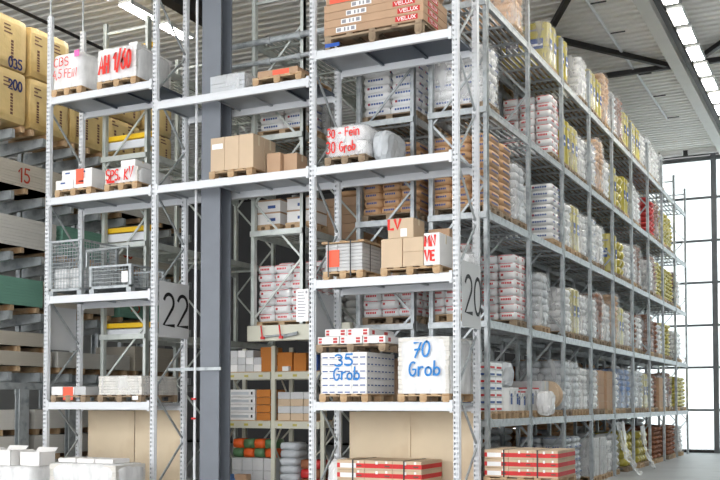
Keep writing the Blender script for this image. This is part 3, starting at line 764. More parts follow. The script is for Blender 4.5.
# --- bay 20, third level
z=6.215
t=wrapped(-8.50,-7.70,z,6.90,'white wrapped bags marked 30 Fein and 30 Grob in red',n=2,seed=6,fm='film',m='wrapped_white',pm='old_wood',d=1.1)
lettering(t,'marker_lettering',['30 - Fein'],.15,.026,(-.32,FR(t),.34),'marker_red',wob=.1,fit=.66)
lettering(t,'marker_lettering',['30 Grob'],.18,.028,(-.34,FR(t),.06),'marker_red',wob=.1,fit=.6)
def crumple(w,d,h,m,seed):
    b=MB(); rng=random.Random(seed); b.pillow(0,0,h/2,w,d,h,e=4,nx=7,ny=7,nz=5)
    b.v=[(x+rng.uniform(-.02,.02),y+rng.uniform(-.02,.02),z+rng.uniform(-.02,.02)) for (x,y,z) in b.v]
    return b.mesh('crumple',m,False)
o=link('film_tail',crumple(.32,.9,.62,'bag_grey',5),None,(-7.52,16.5,z)); tag(o,'crumpled grey film bundle beside the bags marked 30 Fein','film bundle')
# --- bay 20, second level
z=4.175
pal_under(-8.53,-7.74,z,'strapped boards with an orange sheet')
t=thing('strapped_boards','strapped grey board packs under a wooden lid with an orange sheet','board pack',(-8.14,YF+.6,z+PH))
for k in range(8):
    for q in range(3): link('pack',boxmesh(.24,1.1,.058,'carton_grey',.008),t,(-.245+q*.245,0,k*.0615))
link('lid',MB().box(-.42,.42,-.6,.6,.495,.515).box(-.42,-.3,-.6,.6,.516,.535).box(.3,.42,-.6,.6,.516,.535).box(-.06,.06,-.6,.6,.516,.535).mesh('lid','pallet_wood'),t)
for x in (-.28,.16): link('strap',MB().box(x-.012,x+.012,-.606,-.602,-.1,.54).box(x-.012,x+.012,-.606,.606,.537,.54).mesh('strap','strap_black'),t)
quad_on(t,'orange_sheet','paper_orange',-.32,-.08,.08,.38,-.562)
for y_ in (-.25,.25): link('strap',MB().box(.375,.379,y_-.012,y_+.012,0,.5).mesh('strap','strap_black'),t)
pal_under(-7.40,-6.30,z,'brown cartons marked LV and VE in red')
zz=z+PH
def C(xa,xb,ya,yb,za,zb,label,m='cardboard_light',**k): return carton((xa+xb)/2,(ya+yb)/2,za,xb-xa-.004,yb-ya-.004,zb-za-.003,label,m,**k)
C(-7.39,-6.99,YF,YF+.6,zz,zz+.50,'plain brown carton left of the two half-height ones, pallet marked LV')
C(-6.98,-6.60,YF,YF+.6,zz,zz+.25,'lower half-height brown carton on the pallet marked LV')
C(-6.98,-6.60,YF,YF+.6,zz+.25,zz+.50,'upper half-height brown carton on the pallet marked LV')
t=C(-6.59,-6.30,YF,YF+.6,zz,zz+.55,'white-faced carton marked MN VE in red on the LV pallet','carton_white')
lettering(t,'marker_lettering',['MN','VE'],.17,.042,(-.12,-.302,.33),'marker_red',wob=.06,leading=1.5,xs=.8)
t=C(-7.26,-6.78,YF,YF+.5,zz+.50,zz+.84,'brown carton marked LV in red on top of the others')
lettering(t,'marker_lettering',['LV'],.16,.048,(-.22,-.252,.16),'marker_red',wob=.03,xs=1.2)
quad_on(t,'address_label','paper_white',.0,.12,.02,.16,-.252)
C(-6.76,-6.36,YF+.62,YF+1.1,zz,zz+.72,'tall brown carton behind the one marked LV','cardboard')
C(-7.39,-6.79,YF+.62,YF+1.12,zz,zz+.5,'wide brown carton behind the plain one on the LV pallet','cardboard')
o=link('sack',crumple(.3,.5,.44,'wrapped_white',8),None,(-6.18,YF+.95,z+.01)); tag(o,'crumpled white sack behind the cartons marked VE, second level of bay 20','sack')
# --- bay 20, first level
z=2.005
pal_under(-8.60,-7.64,z,'white cartons marked 35 Grob in blue')
t=thing('wrapped_cartons','block of white cartons marked 35 Grob in blue','wrapped load',(-8.12,YF+.6,z+PH))
cm=cached('c35',lambda: MB().bevbox(-.149,.149,-.145,.145,0,.120,.004).box(-.12,-.02,-.148,-.145,.02,.04,1).box(.02,.12,-.148,-.145,.02,.04,1).box(.149,.152,-.11,-.03,.02,.04,1).box(.149,.152,.03,.11,.02,.04,1).mesh('carton',['carton_white','print_blue']))
for k in range(6):
    for i in range(3):
        for j in range(4):
            if i==2 or j==0 or k==5: link('carton',cm,t,(-.3+.3*i,-.44+.293*j,k*.122))
lettering(t,'marker_lettering',['35'],.2,.034,(-.17,-.593,.5),'marker_blue',wob=.04,fit=.4)
lettering(t,'marker_lettering',['Grob'],.21,.032,(-.2,-.593,.25),'marker_blue',wob=.06,slant=.06,fit=.54)
pallet(-8.02,YF+.62,z+PH+.736,1.36,1.1,'dark wooden pallet lying on the cartons marked 35 Grob','old_wood')
for k in range(2):
    for i in range(3):
        zz=z+PH*2+.738+k*.135
        if k==1 and i==0: xa=-8.53
        else: xa=-8.68+.45*i+(.14 if k else 0)
        if k==1 and i==2: continue
        t=carton(xa+.22,YF+.6,zz,.43,1.05,.132,'flat white carton with red print, %s layer, %s of the pile above 35 Grob'%(('lower','upper')[k],('left','middle','right')[i]),'carton_white',tape=False)
        b=MB(); 
        for (u0,u1) in ((-.19,-.13),(.1,.18)): b.box(u0,u1,-.53,-.526,.02,.06); b.box(u0,u1,-.53,-.526,.075,.11)
        b.box(.2155,.219,-.4,-.3,.03,.1); b.box(.2155,.219,.1,.25,.03,.1)
        link('print',b.mesh('print','bag_red'),t)
t=wrapped(-7.08,-6.14,z,3.10,'tall white wrapped board stack marked 70 Grob in blue',n=12,m='wrapped_board',pillow=False,seed=7,fm='thick_film')
lettering(t,'marker_lettering',['70'],.25,.036,(-.17,FR(t),.62),'marker_blue',wob=.03,slant=.12)
lettering(t,'marker_lettering',['Grob'],.24,.036,(-.24,FR(t),.3),'marker_blue',wob=.05,slant=.05,fit=.6)
# --- red-banded cartons, on the floor of bay 20 and in the aisle
def banded(x0,x1,y0,y1,z,nl,where,h=.21,nx=3):
    w=x1-x0; d=y1-y0
    rn=random.Random(3)
    names=('left','middle','right')
    for k in range(nl):
        for i in range(nx):
            for j in range(2):
                cw=w/nx; cd=d/2
                t=thing('carton','brown red-banded carton, %s %s of %s layer from the top, %s'%(('front','rear')[j],names[i],ORD[nl-1-k],where),'carton',(x0+cw*(i+.5),y0+cd*(j+.5),z+k*h),0,'red-banded cartons '+where)
                me=cached(('bc',round(cw,2),round(cd,2),h),lambda: MB().bevbox(-cw/2+.003,cw/2-.003,-cd/2+.003,cd/2-.003,0,h-.003,.005).mesh('carton_body','cardboard_light'))
                link('body',me,t)
                me=cached(('bb',round(cw,2),round(cd,2),h),lambda: MB().box(-cw/2+.004,cw/2-.004,-cd/2+.0,-cd/2+.003,h*.2,h*.66).box(cw/2-.003,cw/2,-cd/2+.004,cd/2-.004,h*.2,h*.66).mesh('red_band','print_red'))
                bb=link('red_band',me,t)
                me=cached(('bt',round(cw,2),round(cd,2),i,h),lambda: (MB().box(-cw*.38,cw*.2,-cd/2-.003,-cd/2,h*.18,h*.66) if i==0 else MB().box(-cw*.1,-cw*.02,-cd/2-.003,-cd/2,h*.6,h*.9)).box(cw*.25,cw*.32,-cd/2-.003,-cd/2,h*.68,h*.93).mesh('label','paper_white'))
                link('paper_label',me,t)
                b=cached(('bi',round(cw,2),round(cd,2),h),lambda: MB().box(cw*.22,cw*.4,-cd/2-.0035,-cd/2-.0005,h*.34,h*.5).mesh('band_print','print_brown'))
                link('band_print',b,bb)
    return
banded(-8.32,-6.70,15.98,16.92,.152,5,'under rack 20',h=.168)
pallet(-7.51,16.45,0,1.6,.94,'wooden pallet under the red-banded cartons of rack 20')
for k,x in enumerate((-8.0,-7.02)):
    o=link('strap',MB().box(x-.012,x+.012,15.962,15.968,.1,.998).box(x-.012,x+.012,15.962,16.93,.992,.998).mesh('strap','strap_black')); tag(o,'black strap round the red-banded cartons under rack 20, '+('passage side','aisle side')[k],'strap')
o=link('wrapped_parcel',crumple(.26,.7,.98,'thick_film',4),None,(-8.50,16.5,0)); tag(o,'film-wrapped pale parcel left of the red-banded cartons under 20','parcel')
pallet(-5.28,17.6,0,1.34,1.2,'lower wooden pallet under the red-banded cartons in the aisle')
banded(-5.94,-4.62,17.02,18.18,.152,2,'lower tier in the aisle',h=.2)
pallet(-5.28,17.6,.556,1.34,1.2,'upper wooden pallet under the red-banded cartons in the aisle')
banded(-5.94,-4.62,17.02,18.18,.702,3,'upper tier in the aisle',h=.158)
for k,x in enumerate((-5.58,-4.98)):
    o=link('strap',MB().box(x-.012,x+.012,17.004,17.009,.6,1.178).box(x-.012,x+.012,17.004,18.19,1.172,1.178).mesh('strap','strap_black')); tag(o,'black strap round the red-banded cartons in the aisle, '+('rack side','floor side')[k],'strap')
# --- white wrapped pallets on the floor before bay 22
pallet(-14.75,14.95,0,1.3,.86,'wooden pallet under the white wrapped load before bay 22')
t=wrapped(-15.4,-14.1,PH,.76,'white wrapped load with open cartons on top before bay 22',n=4,seed=1,d=.84,yf=14.52,pal=False)
def open_carton(x,y,z,w,d,h,label,rz=0):
    t=thing('open_carton',label,'carton',(x,y,z),rz)
    b=MB(); e=.006
    b.box(-w/2,w/2,-d/2,-d/2+e,0,h); b.box(-w/2,w/2,d/2-e,d/2,0,h); b.box(-w/2,-w/2+e,-d/2,d/2,0,h); b.box(w/2-e,w/2,-d/2,d/2,0,h); b.box(-w/2,w/2,-d/2,d/2,0,e)
    link('body',b.mesh('body','carton_white'),t)
    for (p,q,r_,s_) in (((-w/2,d/2,h),(w/2,d/2,h),(w/2,d/2+.08,h+.07),(-w/2,d/2+.08,h+.07)),((-w/2,-d/2,h),(-w/2,d/2,h),(-w/2-.1,d/2,h+.03),(-w/2-.1,-d/2,h+.03))):
        b=MB(); b.face([p,q,r_,s_]); b.face([tuple(Vector(v)+Vector((0,0,.005))) for v in (s_,r_,q,p)]); link('flap',b.mesh('flap','carton_white'),t)
open_carton(-14.98,14.85,.775,.5,.4,.3,'open white carton with raised flaps on the wrapped load before bay 22')
open_carton(-14.37,15.0,.775,.5,.42,.27,'second open white carton, nearer the rack, on the same wrapped load')
pallet(-13.05,15.2,0,1.6,.9,'wooden pallet under the long wrapped boards before bay 22')
t=wrapped(-13.85,-12.25,PH,.84,'long white wrapped boards on the floor before bay 22',n=6,seed=2,d=.88,yf=14.75,pal=False,m='wrapped_board',pillow=False)
for k in range(3): 
    o=link('packet',boxmesh(.42,.5,.08,'carton_white',.01),None,(-13.55+.45*k,15.15,.862)); tag(o,'flat white packet lying on the long wrapped boards, %s of three'%('leftmost','middle','rightmost')[k],'packet','packets on the long wrapped boards')

# ================================================================== LOADS IN THE LONG ROWS
LN=['floor level','first level','second level','third level','fourth level','top level']
SN=['near','middle','far']
def zl(lev): return 0.0 if lev==0 else LV[lev-1]+.072
TXT=lambda m:(('text',m),); 
TYPES={ # words, material, prints a, prints b, layers, layer height, nx, ny, film
 'brown':('brown paper bags','bag_brown',(('text','print_blue'),),(('text','print_blue'),('dot','print_brown')),9,.15,3,1,None),
 'whitered':('white bags with red print','bag_white',(('text','print_red'),('line','print_red')),(('dot','bag_red'),('line','print_red')),8,.163,3,2,None),
 'whiteblue':('white bags with blue print','bag_white',(('text','print_blue'),),(('text','print_blue'),('dot','bag_red')),8,.155,2,2,None),
 'white':('white film-wrapped bags','bag_white',(('text','print_blue'),),(),7,.155,2,2,'film'),
 'wrap':('white wrapped bags','bag_white',(),(('text','print_grey'),),6,.165,2,2,'film'),
 'tan':('tan film-wrapped bags','bag_brown',(),(('dot','print_brown'),),9,.15,2,2,'film'),
 'grey':('grey film-wrapped bags','bag_grey',(),(),7,.16,2,2,'film'),
 'darkbrown':('dark brown bags','bag_dark_brown',(),(('text','paper_white'),),7,.15,2,2,None),
 'brownwrap':('brown and white wrapped bags','bag_dark_brown',(),(),8,.15,2,2,'film'),
 'red':('red bags','bag_red',(('text','ink_black'),),(('line','ink_black'),),7,.16,2,2,None),
 'blue':('blue bags','bag_blue',(),(('text','paper_white'),),7,.16,2,2,'film'),
 'bluewhite':('blue and white wrapped bags','bag_grey',(('line','print_blue'),),(('text','print_blue'),),7,.15,2,2,None),
 'gold':('yellow bags','foil_yellow',(),(),8,.14,2,2,None),
 'yellowblue':('yellow bags with blue print','foil_yellow',(('text','print_blue'),('badge','print_blue')),(('line','print_blue'),('text','print_blue')),4,.24,2,2,None),
 'cartons':('grey cartons','carton_grey',(),(),4,.24,2,2,'film'),
 'kraft':('brown kraft cartons','cardboard',(),(),5,.2,2,2,None),
}
def roll_mesh(w,d,h):
    def f():
        b=MB(); n=16; zs=[0,.03,h*.33,h*.34,h*.66,h*.67,h-.03,h]; rr=[.9,1,1,.985,1,.985,1,.88]
        for z,r in zip(zs,rr):
            for i in range(n):
                t=2*math.pi*i/n; c,s=math.cos(t),math.sin(t); e=(abs(c)**3.2+abs(s)**3.2)**(-1/3.2)
                b.v.append((c*e*w/2*r,s*e*d/2*r,z))
        for k in range(len(zs)-1):
            for i in range(n):
                j=(i+1)%n; b.f.append((k*n+i,k*n+j,(k+1)*n+j,(k+1)*n+i)); b.m.append(0)
        b.f.append(tuple((len(zs)-1)*n+i for i in range(n))); b.m.append(0)
        b.box(-w*.26,w*.26,-d/2-.004,-d/2+.004,h*.38,h*.62,1); b.box(-w*.2,w*.24,-d/2-.006,-d/2-.002,h*.45,h*.5,2)
        b.box(w/2-.004,w/2+.004,-d*.26,d*.26,h*.38,h*.62,1); b.box(w/2+.002,w/2+.006,-d*.2,d*.24,h*.45,h*.5,2)
        b.box(w/2-.003,w/2+.003,-d*.3,d*.3,h*.8,h*.84,3); b.box(-w*.3,w*.3,-d/2-.003,-d/2+.003,h*.8,h*.84,3)
        return b.mesh('roll',['foil_yellow','print_blue','paper_white','print_grey'],False)
    return cached(('roll',round(w,2),round(d,2),round(h,2)),f)
def simple_stack(typ,w,d,var):
    words,m,pa,pb,nl,h,nx,ny,fl=TYPES[typ]
    def f():
        rng=random.Random(var*13+5); b=MB()
        for k in range(nl):
            for i in range(nx):
                for j in range(ny):
                    b.pillow(-w/2+w/nx*(i+.5)+rng.uniform(-.025,.025),-d/2+d/ny*(j+.5)+rng.uniform(-.02,.02),k*h+h/2,w/nx-.005,d/ny-.005,h*1.05,e=3.4,nx=3,ny=3,nz=2)
        for p in pb:
            pass
        return b.mesh('bag_stack',m,True)
    return cached(('ss',typ,round(w,2),round(d,2),var),f)
def aisle_load(rname,xc,k,s,lev,typ,detail,w=1.14,d=.70,dy=0,nl=None,pal=True,dx=0,pm=None):
    y=Y0+k*PY+.10+.40+.82*s+dy; z=zl(lev); x=xc+dx
    where='%s bay %s slot, %s, %s'%(ORD[k],SN[s],LN[lev],rname)
    if pal:
        wd=TYPES[typ][0] if typ in TYPES else 'yellow rolls'
        pallet(x,y,z,d+.01,w+.02,'pallet under %s, %s'%(wd,where),pm or random.choice(['pallet_wood','old_wood','old_wood'] if lev>1 else ['pallet_wood','old_wood','pallet_wood']),R(90),parts=detail>0,group='pallets in the '+rname)
        z+=PH
    if typ=='yellow':
        h=.98 if lev==5 else 1.06
        t=thing('insulation_rolls','pack of yellow foil insulation rolls, '+where,'insulation',(x,y,z),0,'yellow roll packs')
        for i in (-1,1):
            for j in ((-1,1) if detail else (-1,1)): link('roll',roll_mesh(w/2-.01,d/2-.01,h),t,(i*w/4,j*d/4,0))
        if (k+s)%2: film(t,w+.03,d+.03,h+.02,0,'film',key=2)
        return t
    words,m,pa,pb,n,h,nx,ny,fl=TYPES[typ]
    n=nl or n
    seed=k*7+s*3+lev*17
    lab='stack of %s, %s'%(words,where)
    if typ in ('cartons','kraft'):
        t=thing('carton_stack',lab,'carton stack',(x,y,z),0,'carton stacks')
        for q in range(n):
            for i in range(2):
                for j in range(2): link('carton',boxmesh(w/2-.008,d/2-.008,h-.004,m,.006),t,((i-.5)*w/2,(j-.5)*d/2,q*h))
        if fl: film(t,w+.03,d+.03,n*h+.015,0,fl,key=1)
        return t
    if detail==2:
        return bags(x,y,z,w,d,n,h,m,pa,pb,words.replace('bags','bag')+', %s layer, %s, '+'%s, %s bay, %s slot'%(LN[lev],ORD[k],SN[s]),words+' '+where,nx,ny,True,seed=seed)
    if detail==1:
        return bags(x,y,z,w,d,n,h,m,pa,pb,lab,'bag stacks in the '+rname,nx,ny,False,wrap=fl,seed=seed,jit=.02)
    o=link('wrapped_bag_stack',simple_stack(typ,w,d,seed%3),None,(x,y,z)); tag(o,lab,'bag stack','bag stacks in the '+rname)
    if fl and rname.startswith('aisle'): film(o,w+.05,d+.05,n*h+.03,0,fl,key=seed%4)
    return o
XAc=-6.61; AN='aisle rack'
T={5:[(0,2,'tan'),(1,2,'yellow'),(2,0,'yellow'),(2,2,'wrap'),(3,0,'yellow'),(3,1,'yellow'),(3,2,'tan'),(4,0,'grey'),(4,1,'brownwrap'),(4,2,'yellow'),(5,0,'yellow'),(5,1,'yellow'),(5,2,'wrap'),(6,0,'grey'),(6,1,'wrap'),(6,2,'wrap'),(7,0,'grey')],
 4:[(0,0,'white'),(1,2,'whitered'),(2,0,'yellow'),(2,1,'yellow'),(2,2,'wrap'),(3,0,'white'),(3,1,'tan'),(3,2,'wrap'),(4,0,'yellow'),(4,1,'yellowblue'),(4,2,'yellow'),(5,0,'white'),(5,1,'wrap'),(6,0,'red'),(6,1,'red'),(6,2,'brownwrap'),(7,0,'gold'),(7,1,'gold'),(7,2,'gold')],
 3:[(0,0,'brown'),(0,1,'brown'),(0,2,'grey'),(1,2,'whiteblue'),(2,0,'wrap'),(2,1,'yellow'),(2,2,'wrap'),(3,0,'white'),(3,1,'wrap'),(4,0,'yellow'),(4,1,'yellowblue'),(4,2,'wrap'),(5,0,'white'),(5,1,'brownwrap'),(6,0,'wrap'),(6,1,'brownwrap'),(6,2,'gold'),(7,0,'gold'),(7,1,'gold'),(7,2,'gold'),(8,0,'brownwrap'),(8,1,'wrap')],
 2:[(0,2,'whitered'),(1,1,'grey'),(2,0,'wrap'),(2,1,'yellow'),(2,2,'wrap'),(3,0,'wrap'),(3,1,'brownwrap'),(3,2,'wrap'),(4,0,'tan'),(4,1,'yellow'),(4,2,'wrap'),(5,0,'darkbrown'),(5,1,'wrap'),(6,0,'brownwrap'),(6,1,'darkbrown'),(6,2,'wrap'),(7,0,'gold'),(7,1,'gold'),(8,0,'wrap'),(8,1,'wrap')],
 1:[(2,0,'grey'),(2,1,'grey'),(2,2,'wrap'),(3,0,'wrap'),(3,1,'kraft'),(3,2,'kraft'),(4,0,'wrap'),(4,1,'blue'),(4,2,'blue'),(5,0,'grey'),(5,1,'grey'),(5,2,'yellow'),(6,0,'wrap'),(6,1,'darkbrown'),(6,2,'kraft'),(7,0,'white'),(7,1,'brownwrap'),(8,0,'gold'),(8,1,'gold'),(8,2,'gold')],
 0:[(2,0,'bluewhite'),(2,1,'bluewhite'),(3,0,'cartons'),(3,1,'cartons'),(3,2,'wrap'),(4,0,'wrap'),(4,2,'yellowblue'),(5,1,'yellowblue'),(5,2,'yellowblue'),(6,1,'darkbrown'),(6,2,'darkbrown'),(7,1,'darkbrown'),(7,2,'darkbrown'),(8,1,'wrap')]}
for lev,items in T.items():
    for (k,s,typ) in items:
        big = (k<=1 and typ in ('brown','whitered','whiteblue') and lev>0)
        det = 2 if big and (k,s) in ((0,0),(0,2),(0,1),(1,2)) else (1 if k<=3 else 0)
        dy=.06 if (k,s)==(0,2) and lev==2 else 0
        aisle_load(AN,XAc,k,s,lev,typ,det,dy=dy,nl=(5 if typ=='wrap' and lev==0 else None),dx=random.uniform(-.02,.03))
# narrower stack behind plate 20
aisle_load(AN,-6.78,0,0,2,'whitered',2,w=.72)
# first level, first bays: pails and sacks
def pail(x,y,z,r,h,label,lid='bag_red',body='plastic_white'):
    t=thing('pail',label,'pail',(x,y,z))
    link('body',MB().tube((0,0,0),(0,0,h),r*.9,20,0,r).mesh('body',body,False),t)
    l=link('lid',MB().tube((0,0,h),(0,0,h+.03),r*1.05,20).mesh('lid',lid,False),t)
    link('label',MB().box(r*.96,r*.985,-r*.25,r*.25,h*.3,h*.8).mesh('label','print_blue'),t)
    b=MB(); n=10
    for i in range(n):
        a0=math.pi*i/n; a1=math.pi*(i+1)/n
        b.tube((r*1.02,math.cos(a0)*r*.9,h*.92-math.sin(a0)*h*.3),(r*1.02,math.cos(a1)*r*.9,h*.92-math.sin(a1)*h*.3),.006,5)
    link('handle',b.mesh('handle','galvanised'),t)
    return t
z=zl(1)
for k in range(2):
  for s in range(3):
    pallet(XAc,Y0+k*PY+.5+.825*s,z,.8,1.2,'pallet on the first level, %s slot of the %s bay, aisle rack'%(SN[s],ORD[k]),'pallet_wood',R(90),group='pallets in the aisle rack')
zz=z+PH
t=thing('bag_stack','stack of white packs with red and blue bands beside plate 20, first level','pack stack',(XAc,Y0+.5,zz))
bm=[MB().bevbox(-.145,.145,-.195,.195,0,.125,.012).box(-.1,.1,-.198,-.194,.02,.06,1).box(.144,.148,-.14,.14,.02,.06,1).mesh('pack',['plastic_white',m]) for m in ('print_red','print_blue')]
bm.append(MB().bevbox(-.145,.145,-.195,.195,0,.125,.012).mesh('pack','bag_red'))
for q in range(7):
    for i in range(4):
        for j in range(2): link('pack',bm[(q+(q//2))%3],t,(-.44+.293*i,-.197+.394*j,q*.128))
for i,x in enumerate((-6.15,-6.6)):
    for j,y_ in enumerate((1.28,1.66)):
        pail(x,Y0+y_,zz,.185,.42,'white pail with pale lid, %s %s of four, first bay of aisle rack'%(('aisle-side','inner')[i],('near','far')[j]),lid='plastic_white')
o=link('sack',crumple(.55,.5,.5,'bag_grey',11),None,(-6.3,Y0+1.46,zz+.452)); tag(o,'crumpled grey film sack lying on the white pails, first bay','sack')
for j,y_ in enumerate((2.05,2.4)):
    pail(-6.22,Y0+y_,zz,.17,.36,'white pail with red lid, %s one of two at the end of the first bay'%('near','far')[j])
for j,y_ in enumerate((.3,.68)): pail(-6.22,Y0+PY+y_,zz,.185,.44,'white pail with red lid, %s one of two starting the second bay'%('near','far')[j])
o=link('sack',crumple(.3,.5,.5,'thick_film',21),None,(-5.86,Y0+PY+.62,zz-.1)); tag(o,'clear film sack hanging over the shelf edge by the red-lidded pails','sack')
carton(-6.4,Y0+PY+1.25,zz,.7,.55,.62,'pale grey carton on the first level of the second bay','carton_grey')
o=link('cable_drum',MB().tube((-6.2,Y0+PY+1.72,zz+.32),(-6.2,Y0+PY+1.80,zz+.32),.32,24).tube((-6.2,Y0+PY+1.80,zz+.32),(-6.2,Y0+PY+2.0,zz+.32),.2,16).tube((-6.2,Y0+PY+2.0,zz+.32),(-6.2,Y0+PY+2.08,zz+.32),.32,24).mesh('drum','cardboard_light')); tag(o,'round brown drum on the first level of the second bay','drum')
o=link('sack',crumple(.6,.5,.45,'bag_grey',12),None,(-6.2,Y0+PY+2.33,zz)); tag(o,'crumpled grey sack beside the round drum','sack')
for k in range(2):
    for s in range(2): aisle_load(AN,-6.5,k,s+1 if k else s+1,0,'grey' if k else 'cartons',1,nl=4)
# trailing film on the floor by bay four
def sheet_film(p,q,w,seed,m='loose_film'):
    rng=random.Random(seed); b=MB(); n=12; c=6; P=Vector(p); Q=Vector(q)
    for i in range(n+1):
        t=i/n; ctr=P.lerp(Q,t); ctr.z=P.z+(Q.z-P.z)*(t**.45)
        for j in range(c+1): b.v.append((ctr.x+rng.uniform(-.05,.05),ctr.y+(j/c-.5)*w*(1-.4*t)+rng.uniform(-.04,.04),max(.01,ctr.z+rng.uniform(-.03,.03))))
    for i in range(n):
        for j in range(c): b.f.append((i*(c+1)+j,i*(c+1)+j+1,(i+1)*(c+1)+j+1,(i+1)*(c+1)+j)); b.m.append(0)
    return b.mesh('film_sheet',m,True)
o=link('film_sheet',sheet_film((-6.0,28.6,1.45),(-5.4,28.3,.03),.9,4),None); tag(o,'torn clear film trailing from the fifth bay on to the aisle floor','film')
o=link('film_sheet',sheet_film((-5.95,31.6,1.3),(-5.55,31.3,.03),.7,9),None); tag(o,'torn clear film hanging before the yellow and blue bags at floor level','film')

# ---- second row, back to back
BN='rear rack'; XBc=-8.02
for s in (0,1):
    for lev,typ in ((2,'whitered'),(3,'brown'),(4,'whiteblue')): aisle_load(BN,XBc,0,s,lev,typ,1,w=1.16)
    aisle_load(BN,XBc,0,s,1,'kraft',1,w=1.16); aisle_load(BN,XBc,0,s,0,'grey',1,w=1.16); aisle_load(BN,XBc,0,s,5,'tan',1,w=1.16)
filler_types=['wrap','grey','whiteblue','tan','kraft','cartons','brown','darkbrown']
for k in range(1,9):  # filler loads, mostly unseen, added to block light from behind
    for lev in range(6):
        for s in (0,1,2): 
            if (k*3+lev+s)%7==0: continue
            aisle_load(BN,XBc,k,s,lev,filler_types[(k*5+lev*3+s*2)%8],0,w=1.16)
# ---- row over the passage
CN='passage rack'; XCc=-10.4
aisle_load(CN,XCc,0,0,2,'whitered',1,w=1.16,nl=7); aisle_load(CN,XCc,0,1,2,'whitered',1,w=1.16)
for i,x in enumerate((-10.75,-10.05)):
    pallet(x,17.98,zl(3),.56,.8,'short pallet under white boxes, %s of the third passage level'%('left','right')[i],'pallet_wood',0)
    for q in range(2):
        t=carton(x,17.98,zl(3)+PH+q*.26,.54,.7,.255,'white box with blue mark and brown lid, %s %s, third passage level'%(('lower','upper')[q],('left','right')[i]),'carton_white',tape=False)
        link('lid',boxmesh(.55,.71,.03,'cardboard'),t,(0,0,.226)); quad_on(t,'blue_mark','print_blue',-.02,.16,.07,.13,-.352)
o=link('foil_roll',MB().tube((-10.4,18.1,zl(3)),(-10.4,18.1,zl(3)+.8),.07,18).mesh('roll','galvanised')); tag(o,'upright silver foil roll between the white boxes over the passage','roll')
aisle_load(CN,XCc,0,0,4,'whiteblue',1,w=1.16,nl=7); aisle_load(CN,XCc,0,1,4,'grey',1,w=1.16)
aisle_load(CN,XCc,1,0,2,'wrap',0); aisle_load(CN,XCc,1,1,3,'tan',0); aisle_load(CN,XCc,1,0,3,'kraft',0); aisle_load(CN,XCc,1,1,4,'wrap',0); aisle_load(CN,XCc,1,1,2,'cartons',0)

# ================================================================== LOW SHELF UNDER THE PASSAGE RACK
HX=[-12.38,-11.17,-9.98]; HY=18.55
t=thing('shelf_rack','low cream shelf rack full of cartons seen through the passage','rack',(HX[1],HY,0))
for x in HX:
    for yy in (0,.75): link('upright',boxmesh(.09,.07,3.2,'cream_paint'),t,(x-HX[1],yy,0))
    for q in range(3): link('brace',cached(('hb',q%2),lambda: MB().bar((0,.04 if q%2 else .71,0),(0,.71 if q%2 else .04,.85),.03,.025).mesh('brace','cream_paint')),t,(x-HX[1],0,.2+q*.9))
for i in range(2):
    L=HX[i+1]-HX[i]-.1
    for z in (1.45,2.49):
        for yy in (-.045,.80):
            bm_=link('beam',boxmesh(L,.05,.15,'cream_paint'),t,((HX[i]+HX[i+1])/2-HX[1],yy,z))
            if yy<0:
                for q in range(3): link('yellow_tag',MB().box(-.05,.05,-.03,-.025,.05,.1).mesh('tag','foil_yellow'),bm_,((-.4+.36*q),0,0))
        for q in range(5): link('shelf_board',boxmesh(L,.14,.02,'pallet_wood'),t,((HX[i]+HX[i+1])/2-HX[1],.05+q*.16,z+.151))
    link('x_brace',MB().bar((HX[i]-HX[1]+.06,.79,.3),(HX[i+1]-HX[1]-.06,.79,1.4),.03,.02).mesh('brace','cream_paint'),t)
z1,z2=1.45+.172,2.49+.172
n=0
for i in range(4):
    for q in range(3-(i==3)):
        carton(-12.2+.2*i,HY+.18,z2+q*.155,.19,.3,.152,'small pale box, %s column, %s tier, upper passage shelf'%(ORD[i],ORD[q]),'carton_grey' if (i+q)%3 else 'carton_white',tape=False,name='small_box',group='small boxes on the upper passage shelf')
carton(-11.38,HY+.25,z2,.3,.42,.52,'tall orange-brown carton beside the small boxes, upper passage shelf','cardboard_orange')
carton(-10.93,HY+.25,z2,.36,.42,.40,'orange-brown carton right of the shelf post, upper passage shelf','cardboard_orange')
carton(-10.56,HY+.25,z2,.3,.42,.38,'orange-brown carton with a white label, upper passage shelf','cardboard_orange')
o=carton(-10.27,HY+.25,z2,.2,.3,.34,'blue box on the upper passage shelf','plastic_blue',tape=False); carton(-10.86,HY-.0,z2,.16,.1,.1,'tiny white box before the orange cartons, upper passage shelf','carton_white',tape=False)
for q in range(4):
    tt=carton(-11.98,HY+.32,z1+q*.165,.72,.7,.16,'long white carton, %s from the bottom, lower passage shelf'%ORD[q],'carton_white',tape=False)
    quad_on(tt,'paper_label','bag_grey',-.25,.2,.05,.11,-.352); quad_on(tt,'mark','ink_black',.26,.3,.05,.11,-.352)
    carton(-11.42,HY+.32,z1+q*.165,.34,.68,.155,'brown open-ended carton, %s from the bottom, lower passage shelf'%ORD[q],'cardboard_orange',tape=False)
for i in range(3):
    for q in range(4): carton(-10.92+.31*i,HY+.25,z1+q*.15,.3,.5,.147,'beige-grey carton, %s column, %s tier, right half of lower passage shelf'%(ORD[i],ORD[q]),'carton_grey' if q%2 else 'cardboard_light',tape=False,group='beige cartons on the lower passage shelf')
